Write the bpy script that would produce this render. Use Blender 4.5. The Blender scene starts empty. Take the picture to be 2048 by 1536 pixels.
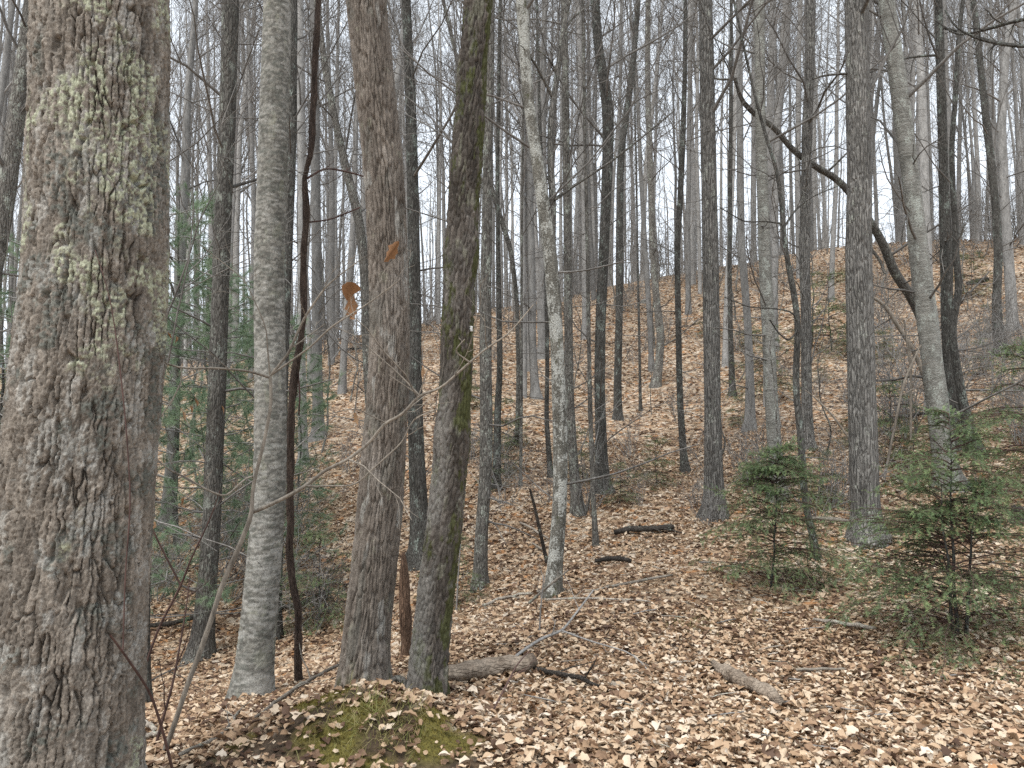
import bpy, math, random
import numpy as np
from mathutils import Vector, Matrix

# ------------------------------------------------------------------ camera, sky, sun, exposure
scene = bpy.context.scene
COL = scene.collection
FPX, PW, PH, HORIZ = 1536.0, 2048, 1536, 830.0
EYE = 1.6
PITCH = math.atan((HORIZ - PH / 2) / FPX)
cam_d = bpy.data.cameras.new('camera')
cam = bpy.data.objects.new('camera', cam_d)
COL.objects.link(cam)
cam.location = (0, 0, EYE)
cam.rotation_euler = (math.pi / 2 + PITCH, 0, 0)
cam_d.sensor_width = 36.0
cam_d.lens = 36.0 * FPX / PW
cam_d.clip_end = 2000
cam_d.clip_start = 0.05
scene.camera = cam

SUN_EL, SUN_AZ = math.radians(64), math.radians(215)
world = bpy.data.worlds.new('World')
scene.world = world
world.use_nodes = True
wn, wl = world.node_tree.nodes, world.node_tree.links
wn.clear()
w_out = wn.new('ShaderNodeOutputWorld')
w_bg = wn.new('ShaderNodeBackground')
w_sky = wn.new('ShaderNodeTexSky')
w_sky.sky_type = 'NISHITA'
w_sky.sun_disc = False
w_sky.sun_elevation = SUN_EL
w_sky.sun_rotation = SUN_AZ
w_sky.air_density = 1.0
w_sky.dust_density = 3.0
w_hsv = wn.new('ShaderNodeHueSaturation')
w_hsv.inputs['Saturation'].default_value = 0.22
w_mix = wn.new('ShaderNodeMix')
w_mix.data_type = 'RGBA'
w_mix.inputs[0].default_value = 0.72
w_mix.inputs[7].default_value = (8.3, 9.1, 10.0, 1)      # even overcast cloud
wl.new(w_sky.outputs[0], w_hsv.inputs['Color'])
wl.new(w_hsv.outputs[0], w_mix.inputs[6])
wl.new(w_mix.outputs[2], w_bg.inputs['Color'])
w_bg.inputs['Strength'].default_value = 0.068
wl.new(w_bg.outputs[0], w_out.inputs[0])

sun_d = bpy.data.lights.new('sun', 'SUN')
sun_d.energy = 1.5
sun_d.angle = math.radians(32)
sun_d.color = (1.0, 0.97, 0.92)
sun = bpy.data.objects.new('sun', sun_d)
COL.objects.link(sun)
sun_dir = Vector((math.sin(SUN_AZ) * math.cos(SUN_EL), math.cos(SUN_AZ) * math.cos(SUN_EL), math.sin(SUN_EL)))
sun.rotation_euler = sun_dir.to_track_quat('Z', 'Y').to_euler()

scene.view_settings.view_transform = 'Standard'
scene.view_settings.look = 'None'
scene.view_settings.exposure = 1.44
scene.view_settings.gamma = 1.0
scene.view_settings.use_curve_mapping = False
scene.cycles.max_bounces = 4
scene.cycles.diffuse_bounces = 2
scene.cycles.use_denoising = False
scene.cycles.use_adaptive_sampling = False

RNG = np.random.default_rng(7)
random.seed(7)

# ------------------------------------------------------------------ helpers
_f = np.array([0, math.cos(PITCH), math.sin(PITCH)])
_u = np.array([0, -math.sin(PITCH), math.cos(PITCH)])
CAM = np.array([0, 0, EYE])


def ray(px, py):
    return _f + np.array([1.0, 0, 0]) * ((px - PW / 2) / FPX) + _u * ((PH / 2 - py) / FPX)


def at(px, py, d):
    """World point seen at photo pixel (px, py) on the upright plane d metres ahead."""
    r = ray(px, py)
    return CAM + r * (d / r[1])


def smooth(a, b, x):
    t = np.clip((x - a) / (b - a), 0, 1)
    return t * t * (3 - 2 * t)


def _hash(i, j, seed):
    h = (i.astype(np.int64) * 374761393 + j.astype(np.int64) * 668265263 + seed * 1442695041) & 0xFFFFFFFF
    h = ((h ^ (h >> 13)) * 1274126177) & 0xFFFFFFFF
    h = (h ^ (h >> 16)) & 0xFFFFFFFF
    return h / 4294967295.0


def vnoise(x, y, seed=0, per=None):
    """Value noise 0..1; per = number of cells after which x repeats."""
    xi, yi = np.floor(x), np.floor(y)
    fx, fy = x - xi, y - yi
    fx, fy = fx * fx * (3 - 2 * fx), fy * fy * (3 - 2 * fy)
    xi, yi = xi.astype(np.int64), yi.astype(np.int64)
    x1 = xi + 1
    if per:
        xi, x1 = xi % per, x1 % per
    a, b = _hash(xi, yi, seed), _hash(x1, yi, seed)
    c, d = _hash(xi, yi + 1, seed), _hash(x1, yi + 1, seed)
    return (a * (1 - fx) + b * fx) * (1 - fy) + (c * (1 - fx) + d * fx) * fy


def fbm(x, y, seed=0, oct=4, per=None):
    s, a, t = 0, 0.5, 0
    for o in range(oct):
        s = s + a * vnoise(x * 2 ** o, y * 2 ** o, seed + o * 17, per * 2 ** o if per else None)
        t += a
        a *= 0.5
    return s / t


def worley(x, y, seed=0, per=None, jit=0.9):
    xi, yi = np.floor(x).astype(np.int64), np.floor(y).astype(np.int64)
    f1 = np.full(x.shape, 9.0)
    f2 = np.full(x.shape, 9.0)
    cid = np.zeros(x.shape)
    for dx in (-1, 0, 1):
        for dy in (-1, 0, 1):
            cx, cy = xi + dx, yi + dy
            wx = cx % per if per else cx
            hx, hy = _hash(wx, cy, seed), _hash(wx, cy, seed + 5)
            d = np.hypot(cx + 0.5 + (hx - 0.5) * jit - x, cy + 0.5 + (hy - 0.5) * jit - y)
            m = d < f1
            f2 = np.where(m, f1, np.minimum(f2, d))
            cid = np.where(m, hx, cid)
            f1 = np.where(m, d, f1)
    return f1, f2, cid


def mesh_np(name, V, quads=None, tris=None, mat=None, smooth_shade=True, attrs=None):
    me = bpy.data.meshes.new(name)
    V = np.ascontiguousarray(V, dtype=np.float32).reshape(-1, 3)
    me.vertices.add(len(V))
    me.vertices.foreach_set('co', V.ravel())
    idx, tot = [], []
    for F, k in ((quads, 4), (tris, 3)):
        if F is not None and len(F):
            F = np.asarray(F, dtype=np.int32).reshape(-1, k)
            idx.append(F.ravel())
            tot.append(np.full(len(F), k, np.int32))
    idx, tot = np.concatenate(idx), np.concatenate(tot)
    me.loops.add(len(idx))
    me.loops.foreach_set('vertex_index', idx)
    me.polygons.add(len(tot))
    start = np.concatenate(([0], np.cumsum(tot)[:-1])).astype(np.int32)
    me.polygons.foreach_set('loop_start', start)
    me.polygons.foreach_set('loop_total', tot)
    if smooth_shade:
        me.polygons.foreach_set('use_smooth', np.ones(len(tot), dtype=bool))
    for an, av in (attrs or {}).items():
        a = me.attributes.new(an, 'FLOAT', 'POINT')
        a.data.foreach_set('value', np.ascontiguousarray(av, dtype=np.float32).ravel())
    me.update(calc_edges=True)
    if mat:
        me.materials.append(mat)
    return me


def link(name, me, parent=None, loc=None):
    o = bpy.data.objects.new(name, me)
    COL.objects.link(o)
    if parent is not None:
        o.parent = parent
    if loc is not None:
        o.location = loc
    return o


def tag(o, label, cat, group=None, kind=None):
    o['label'] = label
    o['category'] = cat
    if group:
        o['group'] = group
    if kind:
        o['kind'] = kind
    return o


def empty(name, loc, label, cat, group=None, rz=0, sc=1):
    e = bpy.data.objects.new(name, None)
    COL.objects.link(e)
    e.location = loc
    e.rotation_euler = (0, 0, rz)
    e.scale = (sc, sc, sc)
    e.empty_display_size = 0.1
    return tag(e, label, cat, group)


class Bag:
    """Collects triangles and quads into one mesh."""
    def __init__(self):
        self.V, self.Q, self.T, self.n, self.A = [], [], [], 0, []

    def add(self, V, Q=None, T=None, a=None):
        V = np.asarray(V).reshape(-1, 3)
        if Q is not None and len(Q):
            self.Q.append(np.asarray(Q).reshape(-1, 4) + self.n)
        if T is not None and len(T):
            self.T.append(np.asarray(T).reshape(-1, 3) + self.n)
        self.V.append(V)
        self.A.append(np.zeros(len(V)) if a is None else np.asarray(a))
        self.n += len(V)

    def tubes(self, P, R, sides=5, cap=False):
        """P (N,K,3) centre lines, R (N,K) radii."""
        P, R = np.asarray(P, float), np.asarray(R, float)
        if P.ndim == 2:
            P, R = P[None], R[None]
        N, K, _ = P.shape
        T = np.gradient(P, axis=1)
        T /= np.linalg.norm(T, axis=2, keepdims=True) + 1e-9
        ref = np.where(np.abs(T[:, :1, 2:3]) > 0.75, np.array([1.0, 0.0, 0.0]), np.array([0.0, 0.0, 1.0]))
        ref = np.broadcast_to(ref, T.shape)
        B = np.cross(T, ref)
        B /= np.linalg.norm(B, axis=2, keepdims=True) + 1e-9
        Nn = np.cross(B, T)
        ang = np.arange(sides) / sides * 2 * math.pi
        ring = (np.cos(ang)[None, None, :, None] * B[:, :, None] + np.sin(ang)[None, None, :, None] * Nn[:, :, None])
        V = P[:, :, None] + ring * R[:, :, None, None]
        i = np.arange(N)[:, None, None] * K * sides
        k = np.arange(K - 1)[None, :, None] * sides
        s = np.arange(sides)[None, None, :]
        s2 = (s + 1) % sides
        Q = np.stack([i + k + s, i + k + s2, i + k + sides + s2, i + k + sides + s], -1).reshape(-1, 4)
        Tr = None
        if cap:
            Tr = []
            for n in range(N):
                b0, b1 = n * K * sides, n * K * sides + (K - 1) * sides
                for q in range(1, sides - 1):
                    Tr.append((b0, b0 + q + 1, b0 + q))
                    Tr.append((b1, b1 + q, b1 + q + 1))
        self.add(V, Q, Tr)

    def mesh(self, name, mat, smooth_shade=True, attr=None):
        return mesh_np(name, np.concatenate(self.V), np.concatenate(self.Q) if self.Q else None,
                       np.concatenate(self.T) if self.T else None, mat, smooth_shade,
                       {attr: np.concatenate(self.A)} if attr else None)


def resample(P, R, n, sm=0):
    P, R = np.asarray(P, float), np.asarray(R, float)
    L = np.concatenate(([0], np.cumsum(np.linalg.norm(np.diff(P, axis=0), axis=1))))
    t = np.linspace(0, L[-1], n) if np.isscalar(n) else np.asarray(n)
    Q = np.stack([np.interp(t, L, P[:, i]) for i in range(3)], 1)
    r = np.interp(t, L, R)
    for _ in range(sm):
        Q[1:-1] = 0.25 * Q[:-2] + 0.5 * Q[1:-1] + 0.25 * Q[2:]
        r[1:-1] = 0.25 * r[:-2] + 0.5 * r[1:-1] + 0.25 * r[2:]
    return Q, r


def unit(v):
    return v / (np.linalg.norm(v, axis=-1, keepdims=True) + 1e-9)


def grow(P, R, n, t0, t1, length, ang, up, wig, npts, rr, rng, rmin=0.003, tip=0.3, lenfall=0.0):
    """n children on every parent line; returns (N*n, npts, 3) lines and radii."""
    P, R = np.asarray(P, float), np.asarray(R, float)
    if P.ndim == 2:
        P, R = P[None], R[None]
    N, K, _ = P.shape
    idx = np.repeat(np.arange(N), n)
    M = len(idx)
    t = (np.tile(np.arange(n), N) + rng.random(M)) / n * (t1 - t0) + t0
    f = np.clip(t * (K - 1), 0, K - 1.001)
    k = f.astype(int)
    fr = (f - k)[:, None]
    pos = P[idx, k] * (1 - fr) + P[idx, k + 1] * fr
    tan = unit(P[idx, k + 1] - P[idx, k])
    r0 = (R[idx, k] * (1 - fr[:, 0]) + R[idx, k + 1] * fr[:, 0])
    perp = rng.normal(size=(M, 3))
    perp = unit(perp - tan * np.sum(perp * tan, 1, keepdims=True))
    a = np.radians(ang[0] + (ang[1] - ang[0]) * rng.random(M))[:, None]
    d = np.cos(a) * tan + np.sin(a) * perp
    Ln = length[0] + (length[1] - length[0]) * rng.random(M)
    Ln = Ln * (1 - lenfall * (t - t0) / (t1 - t0 + 1e-9))
    out = np.zeros((M, npts, 3))
    out[:, 0] = pos
    for j in range(1, npts):
        d = unit(d + np.array([0, 0, up]) + rng.normal(size=(M, 3)) * wig)
        out[:, j] = out[:, j - 1] + d * (Ln / (npts - 1))[:, None]
    rad = np.maximum(r0 * rr * (0.7 + 0.5 * rng.random(M)), rmin)[:, None] * np.linspace(1, tip, npts)[None]
    return out, np.maximum(rad, rmin * 0.6)


# ------------------------------------------------------------------ materials
def nodes(name):
    m = bpy.data.materials.new(name)
    m.use_nodes = True
    nt = m.node_tree
    b = nt.nodes['Principled BSDF']
    b.inputs['Specular IOR Level'].default_value = 0.25
    return m, nt.nodes, nt.links, b


def ramp(n, stops, interp='LINEAR'):
    r = n.new('ShaderNodeValToRGB')
    r.color_ramp.interpolation = interp
    e = r.color_ramp.elements
    while len(e) < len(stops):
        e.new(0.5)
    for el, (p, c) in zip(e, stops):
        el.position = p
        el.color = (*c, 1) if len(c) == 3 else c
    return r


def g(v):
    return (v, v, v)


def mix(n, l, fac, a, b, blend='MIX'):
    m = n.new('ShaderNodeMix')
    m.data_type = 'RGBA'
    m.blend_type = blend
    for sock, v in ((m.inputs[0], fac), (m.inputs[6], a), (m.inputs[7], b)):
        if isinstance(v, (int, float)):
            sock.default_value = v
        elif isinstance(v, tuple):
            sock.default_value = (*v, 1)
        else:
            l.new(v, sock)
    return m.outputs[2]


def math_node(n, l, op, a, b=None):
    m = n.new('ShaderNodeMath')
    m.operation = op
    for i, v in enumerate((a, b)):
        if v is None:
            continue
        if isinstance(v, (int, float)):
            m.inputs[i].default_value = v
        else:
            l.new(v, m.inputs[i])
    return m.outputs[0]


def noise(n, l, vec, scale, detail=4, rough=0.6):
    t = n.new('ShaderNodeTexNoise')
    t.inputs['Scale'].default_value = scale
    t.inputs['Detail'].default_value = detail
    t.inputs['Roughness'].default_value = rough
    if vec is not None:
        l.new(vec, t.inputs['Vector'])
    return t.outputs[0]


def mapping(n, l, vec, sc):
    m = n.new('ShaderNodeMapping')
    m.inputs['Scale'].default_value = sc
    l.new(vec, m.inputs['Vector'])
    return m.outputs[0]


def bark_finish(m, n, l, b, oi, col, vary):
    br = n.new('ShaderNodeMapRange')
    br.inputs['To Min'].default_value = 1 - vary
    br.inputs['To Max'].default_value = 1 + vary
    l.new(oi.outputs['Random'], br.inputs['Value'])
    cc = n.new('ShaderNodeVectorMath')
    cc.operation = 'SCALE'
    l.new(col, cc.inputs[0])
    l.new(br.outputs[0], cc.inputs['Scale'])
    l.new(cc.outputs[0], b.inputs['Base Color'])
    b.inputs['Roughness'].default_value = 0.9
    return m


def bark(name, c_dark, c_light, cell=(45, 45, 9), depth=0.006, lichen=0.0, lichen_col=(0.36, 0.40, 0.33), moss=0.0, bands=0.0, vary=0.35, cheap=False):
    """Bark with plates (stretched cells), patchy tone, lichen blotches and moss."""
    m, n, l, b = nodes(name)
    tc = n.new('ShaderNodeTexCoord')
    oi = n.new('ShaderNodeObjectInfo')
    vec = n.new('ShaderNodeVectorMath')
    vec.operation = 'ADD'
    l.new(tc.outputs['Object'], vec.inputs[0])
    off = n.new('ShaderNodeVectorMath')
    off.operation = 'SCALE'
    off.inputs[0].default_value = (13.1, 7.7, 3.3)
    l.new(oi.outputs['Random'], off.inputs['Scale'])
    l.new(off.outputs[0], vec.inputs[1])
    v = vec.outputs[0]
    n1 = noise(n, l, mapping(n, l, v, (9, 9, 3)), 1.0, 5)
    n2 = noise(n, l, mapping(n, l, v, (60, 60, 16) if not bands else (30, 30, 90)), 1.0, 3, 0.65)
    tone = ramp(n, [(0.3, c_dark), (0.7, c_light)])
    l.new(n1, tone.inputs[0])
    grain = ramp(n, [(0.3, g(0.6)), (0.7, g(1.4))])
    l.new(n2, grain.inputs[0])
    col = mix(n, l, 1.0, tone.outputs[0], grain.outputs[0], 'MULTIPLY')
    if cheap:
        return bark_finish(m, n, l, b, oi, col, vary)
    # plates
    vo = n.new('ShaderNodeTexVoronoi')
    vo.feature = 'DISTANCE_TO_EDGE'
    vo.inputs['Scale'].default_value = 1.0
    wv = n.new('ShaderNodeVectorMath')
    wv.operation = 'ADD'
    mp = mapping(n, l, v, cell)
    nn = n.new('ShaderNodeTexNoise')
    nn.inputs['Scale'].default_value = 0.9
    l.new(mp, nn.inputs['Vector'])
    l.new(mp, wv.inputs[0])
    l.new(nn.outputs[1], wv.inputs[1])
    l.new(wv.outputs[0], vo.inputs['Vector'])
    plate = ramp(n, [(0.0, g(0)), (0.22, g(1))])
    l.new(vo.outputs['Distance'], plate.inputs[0])
    if bands > 0:
        nb = noise(n, l, mapping(n, l, v, (5, 5, 42)), 1.0, 4, 0.7)
        rb = ramp(n, [(0.42, g(0)), (0.62, g(1))])
        l.new(nb, rb.inputs[0])
        fb = math_node(n, l, 'MULTIPLY', rb.outputs[0], bands)
        col = mix(n, l, fb, col, tuple(min(1, c * 1.7 + 0.04) for c in c_light))
    if lichen > 0:
        nl = noise(n, l, mapping(n, l, v, (7, 7, 4)), 1.3, 6, 0.72)
        nl2 = noise(n, l, mapping(n, l, v, (60, 60, 50)), 1.0, 3, 0.7)
        s = math_node(n, l, 'ADD', nl, math_node(n, l, 'MULTIPLY', nl2, 0.45))
        rl = ramp(n, [(0.86 - lichen * 0.28, g(0)), (0.93 - lichen * 0.28, g(1))])
        l.new(s, rl.inputs[0])
        col = mix(n, l, math_node(n, l, 'MULTIPLY', rl.outputs[0], 0.85), col, lichen_col)
    if moss > 0:
        nm = noise(n, l, mapping(n, l, v, (6, 6, 3.0)), 1.0, 6, 0.7)
        rm = ramp(n, [(0.74 - moss * 0.2, g(0)), (0.80 - moss * 0.2, g(1))])
        l.new(nm, rm.inputs[0])
        col = mix(n, l, math_node(n, l, 'MULTIPLY', rm.outputs[0], 0.9), col, (0.05, 0.055, 0.016))
    bark_finish(m, n, l, b, oi, col, vary)
    h = math_node(n, l, 'ADD', math_node(n, l, 'MULTIPLY', plate.outputs[0], 1.0), math_node(n, l, 'MULTIPLY', n2, 0.6))
    bp = n.new('ShaderNodeBump')
    bp.inputs['Strength'].default_value = 1.0
    bp.inputs['Distance'].default_value = depth
    l.new(h, bp.inputs['Height'])
    l.new(bp.outputs[0], b.inputs['Normal'])
    return m


def bark_carved(name, c_dark, c_light, c_warm, lich=(0.36, 0.37, 0.265), lich2=(0.12, 0.125, 0.108)):
    """For trunks whose bark relief is carved into the mesh: tone only, lichen from mesh attributes."""
    m, n, l, b = nodes(name)
    tc = n.new('ShaderNodeTexCoord')
    v = tc.outputs['Object']
    n1 = noise(n, l, mapping(n, l, v, (7, 7, 2.5)), 1.0, 5)
    tone = ramp(n, [(0.32, c_dark), (0.52, c_light), (0.7, c_warm)])
    l.new(n1, tone.inputs[0])
    n2 = noise(n, l, mapping(n, l, v, (160, 160, 110)), 1.0, 4, 0.7)
    grain = ramp(n, [(0.3, g(0.55)), (0.7, g(1.45))])
    l.new(n2, grain.inputs[0])
    col = mix(n, l, 1.0, tone.outputs[0], grain.outputs[0], 'MULTIPLY')
    at_c = n.new('ShaderNodeAttribute')
    at_c.attribute_name = 'cell'
    pr = ramp(n, [(0.0, g(0.66)), (1.0, g(1.36))])
    l.new(at_c.outputs['Fac'], pr.inputs[0])
    col = mix(n, l, 1.0, col, pr.outputs[0], 'MULTIPLY')
    for an, c in (('lichen', lich), ('lichen_dark', lich2), ('moss', (0.055, 0.06, 0.014)), ('pale', (0.36, 0.35, 0.32))):
        a = n.new('ShaderNodeAttribute')
        a.attribute_name = an
        col = mix(n, l, a.outputs['Fac'], col, mix(n, l, 1.0, c, grain.outputs[0], 'MULTIPLY'))
    l.new(col, b.inputs['Base Color'])
    b.inputs['Roughness'].default_value = 0.92
    bp = n.new('ShaderNodeBump')
    bp.inputs['Distance'].default_value = 0.004
    l.new(n2, bp.inputs['Height'])
    l.new(bp.outputs[0], b.inputs['Normal'])
    return m


LEAF_STOPS = [(0.0, (0.075, 0.043, 0.028)), (0.10, (0.15, 0.09, 0.058)), (0.24, (0.265, 0.168, 0.102)), (0.40, (0.39, 0.262, 0.163)),
              (0.58, (0.49, 0.36, 0.24)), (0.75, (0.57, 0.45, 0.325)), (0.94, (0.68, 0.585, 0.475)), (1.0, (0.46, 0.24, 0.11))]


def leaf_mat(name, use_obj=False, stops=LEAF_STOPS, trans=0.15):
    m, n, l, b = nodes(name)
    if use_obj:
        src = n.new('ShaderNodeObjectInfo').outputs['Random']
    else:
        a = n.new('ShaderNodeAttribute')
        a.attribute_name = 'rnd'
        src = a.outputs['Fac']
    r = ramp(n, stops)
    l.new(src, r.inputs[0])
    tc = n.new('ShaderNodeTexCoord')
    nz = noise(n, l, tc.outputs['Object'], 55, 3)
    gr = ramp(n, [(0.3, g(0.7)), (0.7, g(1.2))])
    l.new(nz, gr.inputs[0])
    col = mix(n, l, 1.0, r.outputs[0], gr.outputs[0], 'MULTIPLY')
    l.new(col, b.inputs['Base Color'])
    b.inputs['Roughness'].default_value = 0.62
    if trans:
        b.inputs['Transmission Weight'].default_value = 0.0
        tr = n.new('ShaderNodeBsdfTranslucent')
        l.new(col, tr.inputs['Color'])
        ms = n.new('ShaderNodeMixShader')
        ms.inputs[0].default_value = trans
        out = n['Material Output']
        l.new(b.outputs[0], ms.inputs[1])
        l.new(tr.outputs[0], ms.inputs[2])
        l.new(ms.outputs[0], out.inputs['Surface'])
    return m


def ground_mat():
    m, n, l, b = nodes('leaf_covered_soil')
    tc = n.new('ShaderNodeTexCoord')
    v = tc.outputs['Object']
    nz = n.new('ShaderNodeTexNoise')
    nz.inputs['Scale'].default_value = 9
    nz.inputs['Detail'].default_value = 3
    l.new(v, nz.inputs['Vector'])
    ad = n.new('ShaderNodeVectorMath')
    ad.operation = 'MULTIPLY_ADD'
    ad.inputs[1].default_value = (0.08, 0.08, 0.08)
    l.new(nz.outputs[1], ad.inputs[0])
    l.new(v, ad.inputs[2])
    vo = n.new('ShaderNodeTexVoronoi')
    vo.inputs['Scale'].default_value = 13
    l.new(ad.outputs[0], vo.inputs['Vector'])
    sep = n.new('ShaderNodeSeparateColor')
    l.new(vo.outputs['Color'], sep.inputs[0])
    r = ramp(n, [(p * 0.94, tuple(c * 0.82 for c in cc)) for p, cc in LEAF_STOPS])
    l.new(sep.outputs[0], r.inputs[0])
    big = noise(n, l, v, 0.55, 4)
    rb = ramp(n, [(0.35, g(0.66)), (0.65, g(1.08))])
    l.new(big, rb.inputs[0])
    col = mix(n, l, 1.0, r.outputs[0], rb.outputs[0], 'MULTIPLY')
    a = n.new('ShaderNodeAttribute')
    a.attribute_name = 'soil'
    nd = noise(n, l, v, 40, 4)
    rs = ramp(n, [(0.3, (0.035, 0.024, 0.016)), (0.7, (0.10, 0.07, 0.045))])
    l.new(nd, rs.inputs[0])
    col = mix(n, l, a.outputs['Fac'], col, rs.outputs[0])
    am = n.new('ShaderNodeAttribute')
    am.attribute_name = 'moss'
    nm = noise(n, l, v, 70, 4)
    rm = ramp(n, [(0.3, (0.06, 0.052, 0.014)), (0.7, (0.17, 0.145, 0.035))])
    l.new(nm, rm.inputs[0])
    col = mix(n, l, am.outputs['Fac'], col, rm.outputs[0])
    l.new(col, b.inputs['Base Color'])
    b.inputs['Roughness'].default_value = 0.95
    bp = n.new('ShaderNodeBump')
    bp.inputs['Distance'].default_value = 0.03
    hh = math_node(n, l, 'ADD', sep.outputs[1], nd)
    l.new(hh, bp.inputs['Height'])
    l.new(bp.outputs[0], b.inputs['Normal'])
    return m


M_GROUND = ground_mat()
M_LEAF = leaf_mat('fallen_leaf')
M_LEAF1 = leaf_mat('fallen_leaf_single', True)
M_HANG = leaf_mat('withered_leaf', True, [(0.0, (0.25, 0.125, 0.058)), (0.5, (0.36, 0.205, 0.105)), (1.0, (0.46, 0.31, 0.185))], 0.3)
M_T1 = bark_carved('furrowed_brown_bark', (0.115, 0.097, 0.079), (0.187, 0.161, 0.133), (0.24, 0.214, 0.183))
M_T2 = bark_carved('ridged_grey_brown_bark', (0.115, 0.095, 0.078), (0.185, 0.158, 0.132), (0.24, 0.215, 0.19))
M_T3 = bark_carved('dark_scaly_bark', (0.05, 0.042, 0.034), (0.09, 0.077, 0.065), (0.14, 0.125, 0.11))
M_BEECH_C = bark_carved('birch_bark', (0.12, 0.115, 0.098), (0.19, 0.182, 0.16), (0.255, 0.247, 0.222))
M_BEECH = bark('banded_birch_bark', (0.105, 0.102, 0.088), (0.205, 0.20, 0.18), (25, 25, 70), 0.004, 0.35, (0.33, 0.345, 0.31), 0.1, 0.38, 0.1)
M_POPLAR = bark('grey_furrowed_bark', (0.105, 0.099, 0.09), (0.215, 0.205, 0.188), (34, 34, 5), 0.022, 0.15, (0.36, 0.37, 0.32), 0, 0, 0.12)
M_DARK = bark('dark_grey_bark', (0.045, 0.042, 0.036), (0.11, 0.105, 0.095), (40, 40, 8), 0.012, 0.25, (0.22, 0.25, 0.22), 0.2, 0, 0.2)
M_PALE = bark('pale_lichen_bark', (0.08, 0.075, 0.062), (0.18, 0.17, 0.145), (60, 60, 40), 0.004, 0.56, (0.44, 0.44, 0.40), 0.72, 0, 0.0)
M_GREY = bark('grey_bark', (0.095, 0.088, 0.077), (0.19, 0.178, 0.158), (38, 38, 8), 0.014, 0.3, (0.34, 0.36, 0.31), 0.12, 0, 0.3)
M_FAR = bark('far_hazed_bark', (0.16, 0.155, 0.146), (0.29, 0.283, 0.27), (30, 30, 8), 0.01, 0.25, (0.36, 0.38, 0.33), 0.0, 0, 0.38, cheap=True)  # grey bark lightened: distance haze put into the colour
M_TWIG = bark('twig_bark', (0.15, 0.142, 0.133), (0.26, 0.25, 0.237), (80, 80, 30), 0.001, 0.1, vary=0.25, cheap=True)  # twig tone raised so far crowns pale as if through haze
M_BRANCH = bark('branch_bark', (0.085, 0.078, 0.07), (0.17, 0.16, 0.148), (80, 80, 30), 0.001, 0.1, vary=0.25, cheap=True)
M_PTWIG = bark('pale_twig_bark', (0.14, 0.12, 0.098), (0.27, 0.237, 0.195), (80, 80, 30), 0.001, 0.2, vary=0.15, cheap=True)
M_DTWIG = bark('reddish_twig_bark', (0.05, 0.03, 0.026), (0.10, 0.06, 0.05), (80, 80, 30), 0.001, 0.0, vary=0.15, cheap=True)
M_VINE = bark('vine_bark', (0.045, 0.03, 0.024), (0.11, 0.08, 0.062), (120, 120, 12), 0.008, 0.0, vary=0.1)
M_DEAD = bark('rotten_wood', (0.12, 0.09, 0.066), (0.31, 0.255, 0.20), (6, 45, 45), 0.005, 0.0, moss=0.05, vary=0.1)
M_SNAG = bark('rusty_snag_wood', (0.09, 0.055, 0.036), (0.19, 0.12, 0.08), (70, 70, 8), 0.008, 0.0, vary=0.1)
M_STICK = bark('weathered_stick', (0.17, 0.145, 0.12), (0.36, 0.32, 0.27), (80, 80, 50), 0.003, 0.2, vary=0.35)
M_BLACK = bark('wet_black_wood', (0.025, 0.021, 0.018), (0.07, 0.06, 0.05), (60, 60, 30), 0.008, 0.1, moss=0.25, vary=0.2)
M_ROCK = bark('grey_rock', (0.16, 0.155, 0.145), (0.32, 0.31, 0.29), (9, 9, 9), 0.01, 0.35, moss=0.2, vary=0.1)


def needle_mat(name, stops):
    return leaf_mat(name, False, stops, 0.35)


M_HEM = needle_mat('hemlock_needles', [(0.0, (0.055, 0.092, 0.045)), (0.5, (0.125, 0.19, 0.09)), (0.85, (0.195, 0.27, 0.12)), (1.0, (0.28, 0.35, 0.15))])
M_PINE = needle_mat('pine_needles', [(0.0, (0.11, 0.16, 0.10)), (0.5, (0.20, 0.285, 0.175)), (1.0, (0.30, 0.38, 0.24))])
M_MOSS = needle_mat('moss_tufts', [(0.0, (0.06, 0.048, 0.012)), (0.5, (0.17, 0.132, 0.026)), (1.0, (0.31, 0.25, 0.07))])
M_GRASS = needle_mat('dry_grass', [(0.0, (0.20, 0.18, 0.06)), (0.5, (0.38, 0.32, 0.15)), (1.0, (0.16, 0.20, 0.05))])
M_PAINT, _n, _l, _b = nodes('white_paint')
_b.inputs['Base Color'].default_value = (0.55, 0.55, 0.53, 1)
_b.inputs['Roughness'].default_value = 0.7

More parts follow.
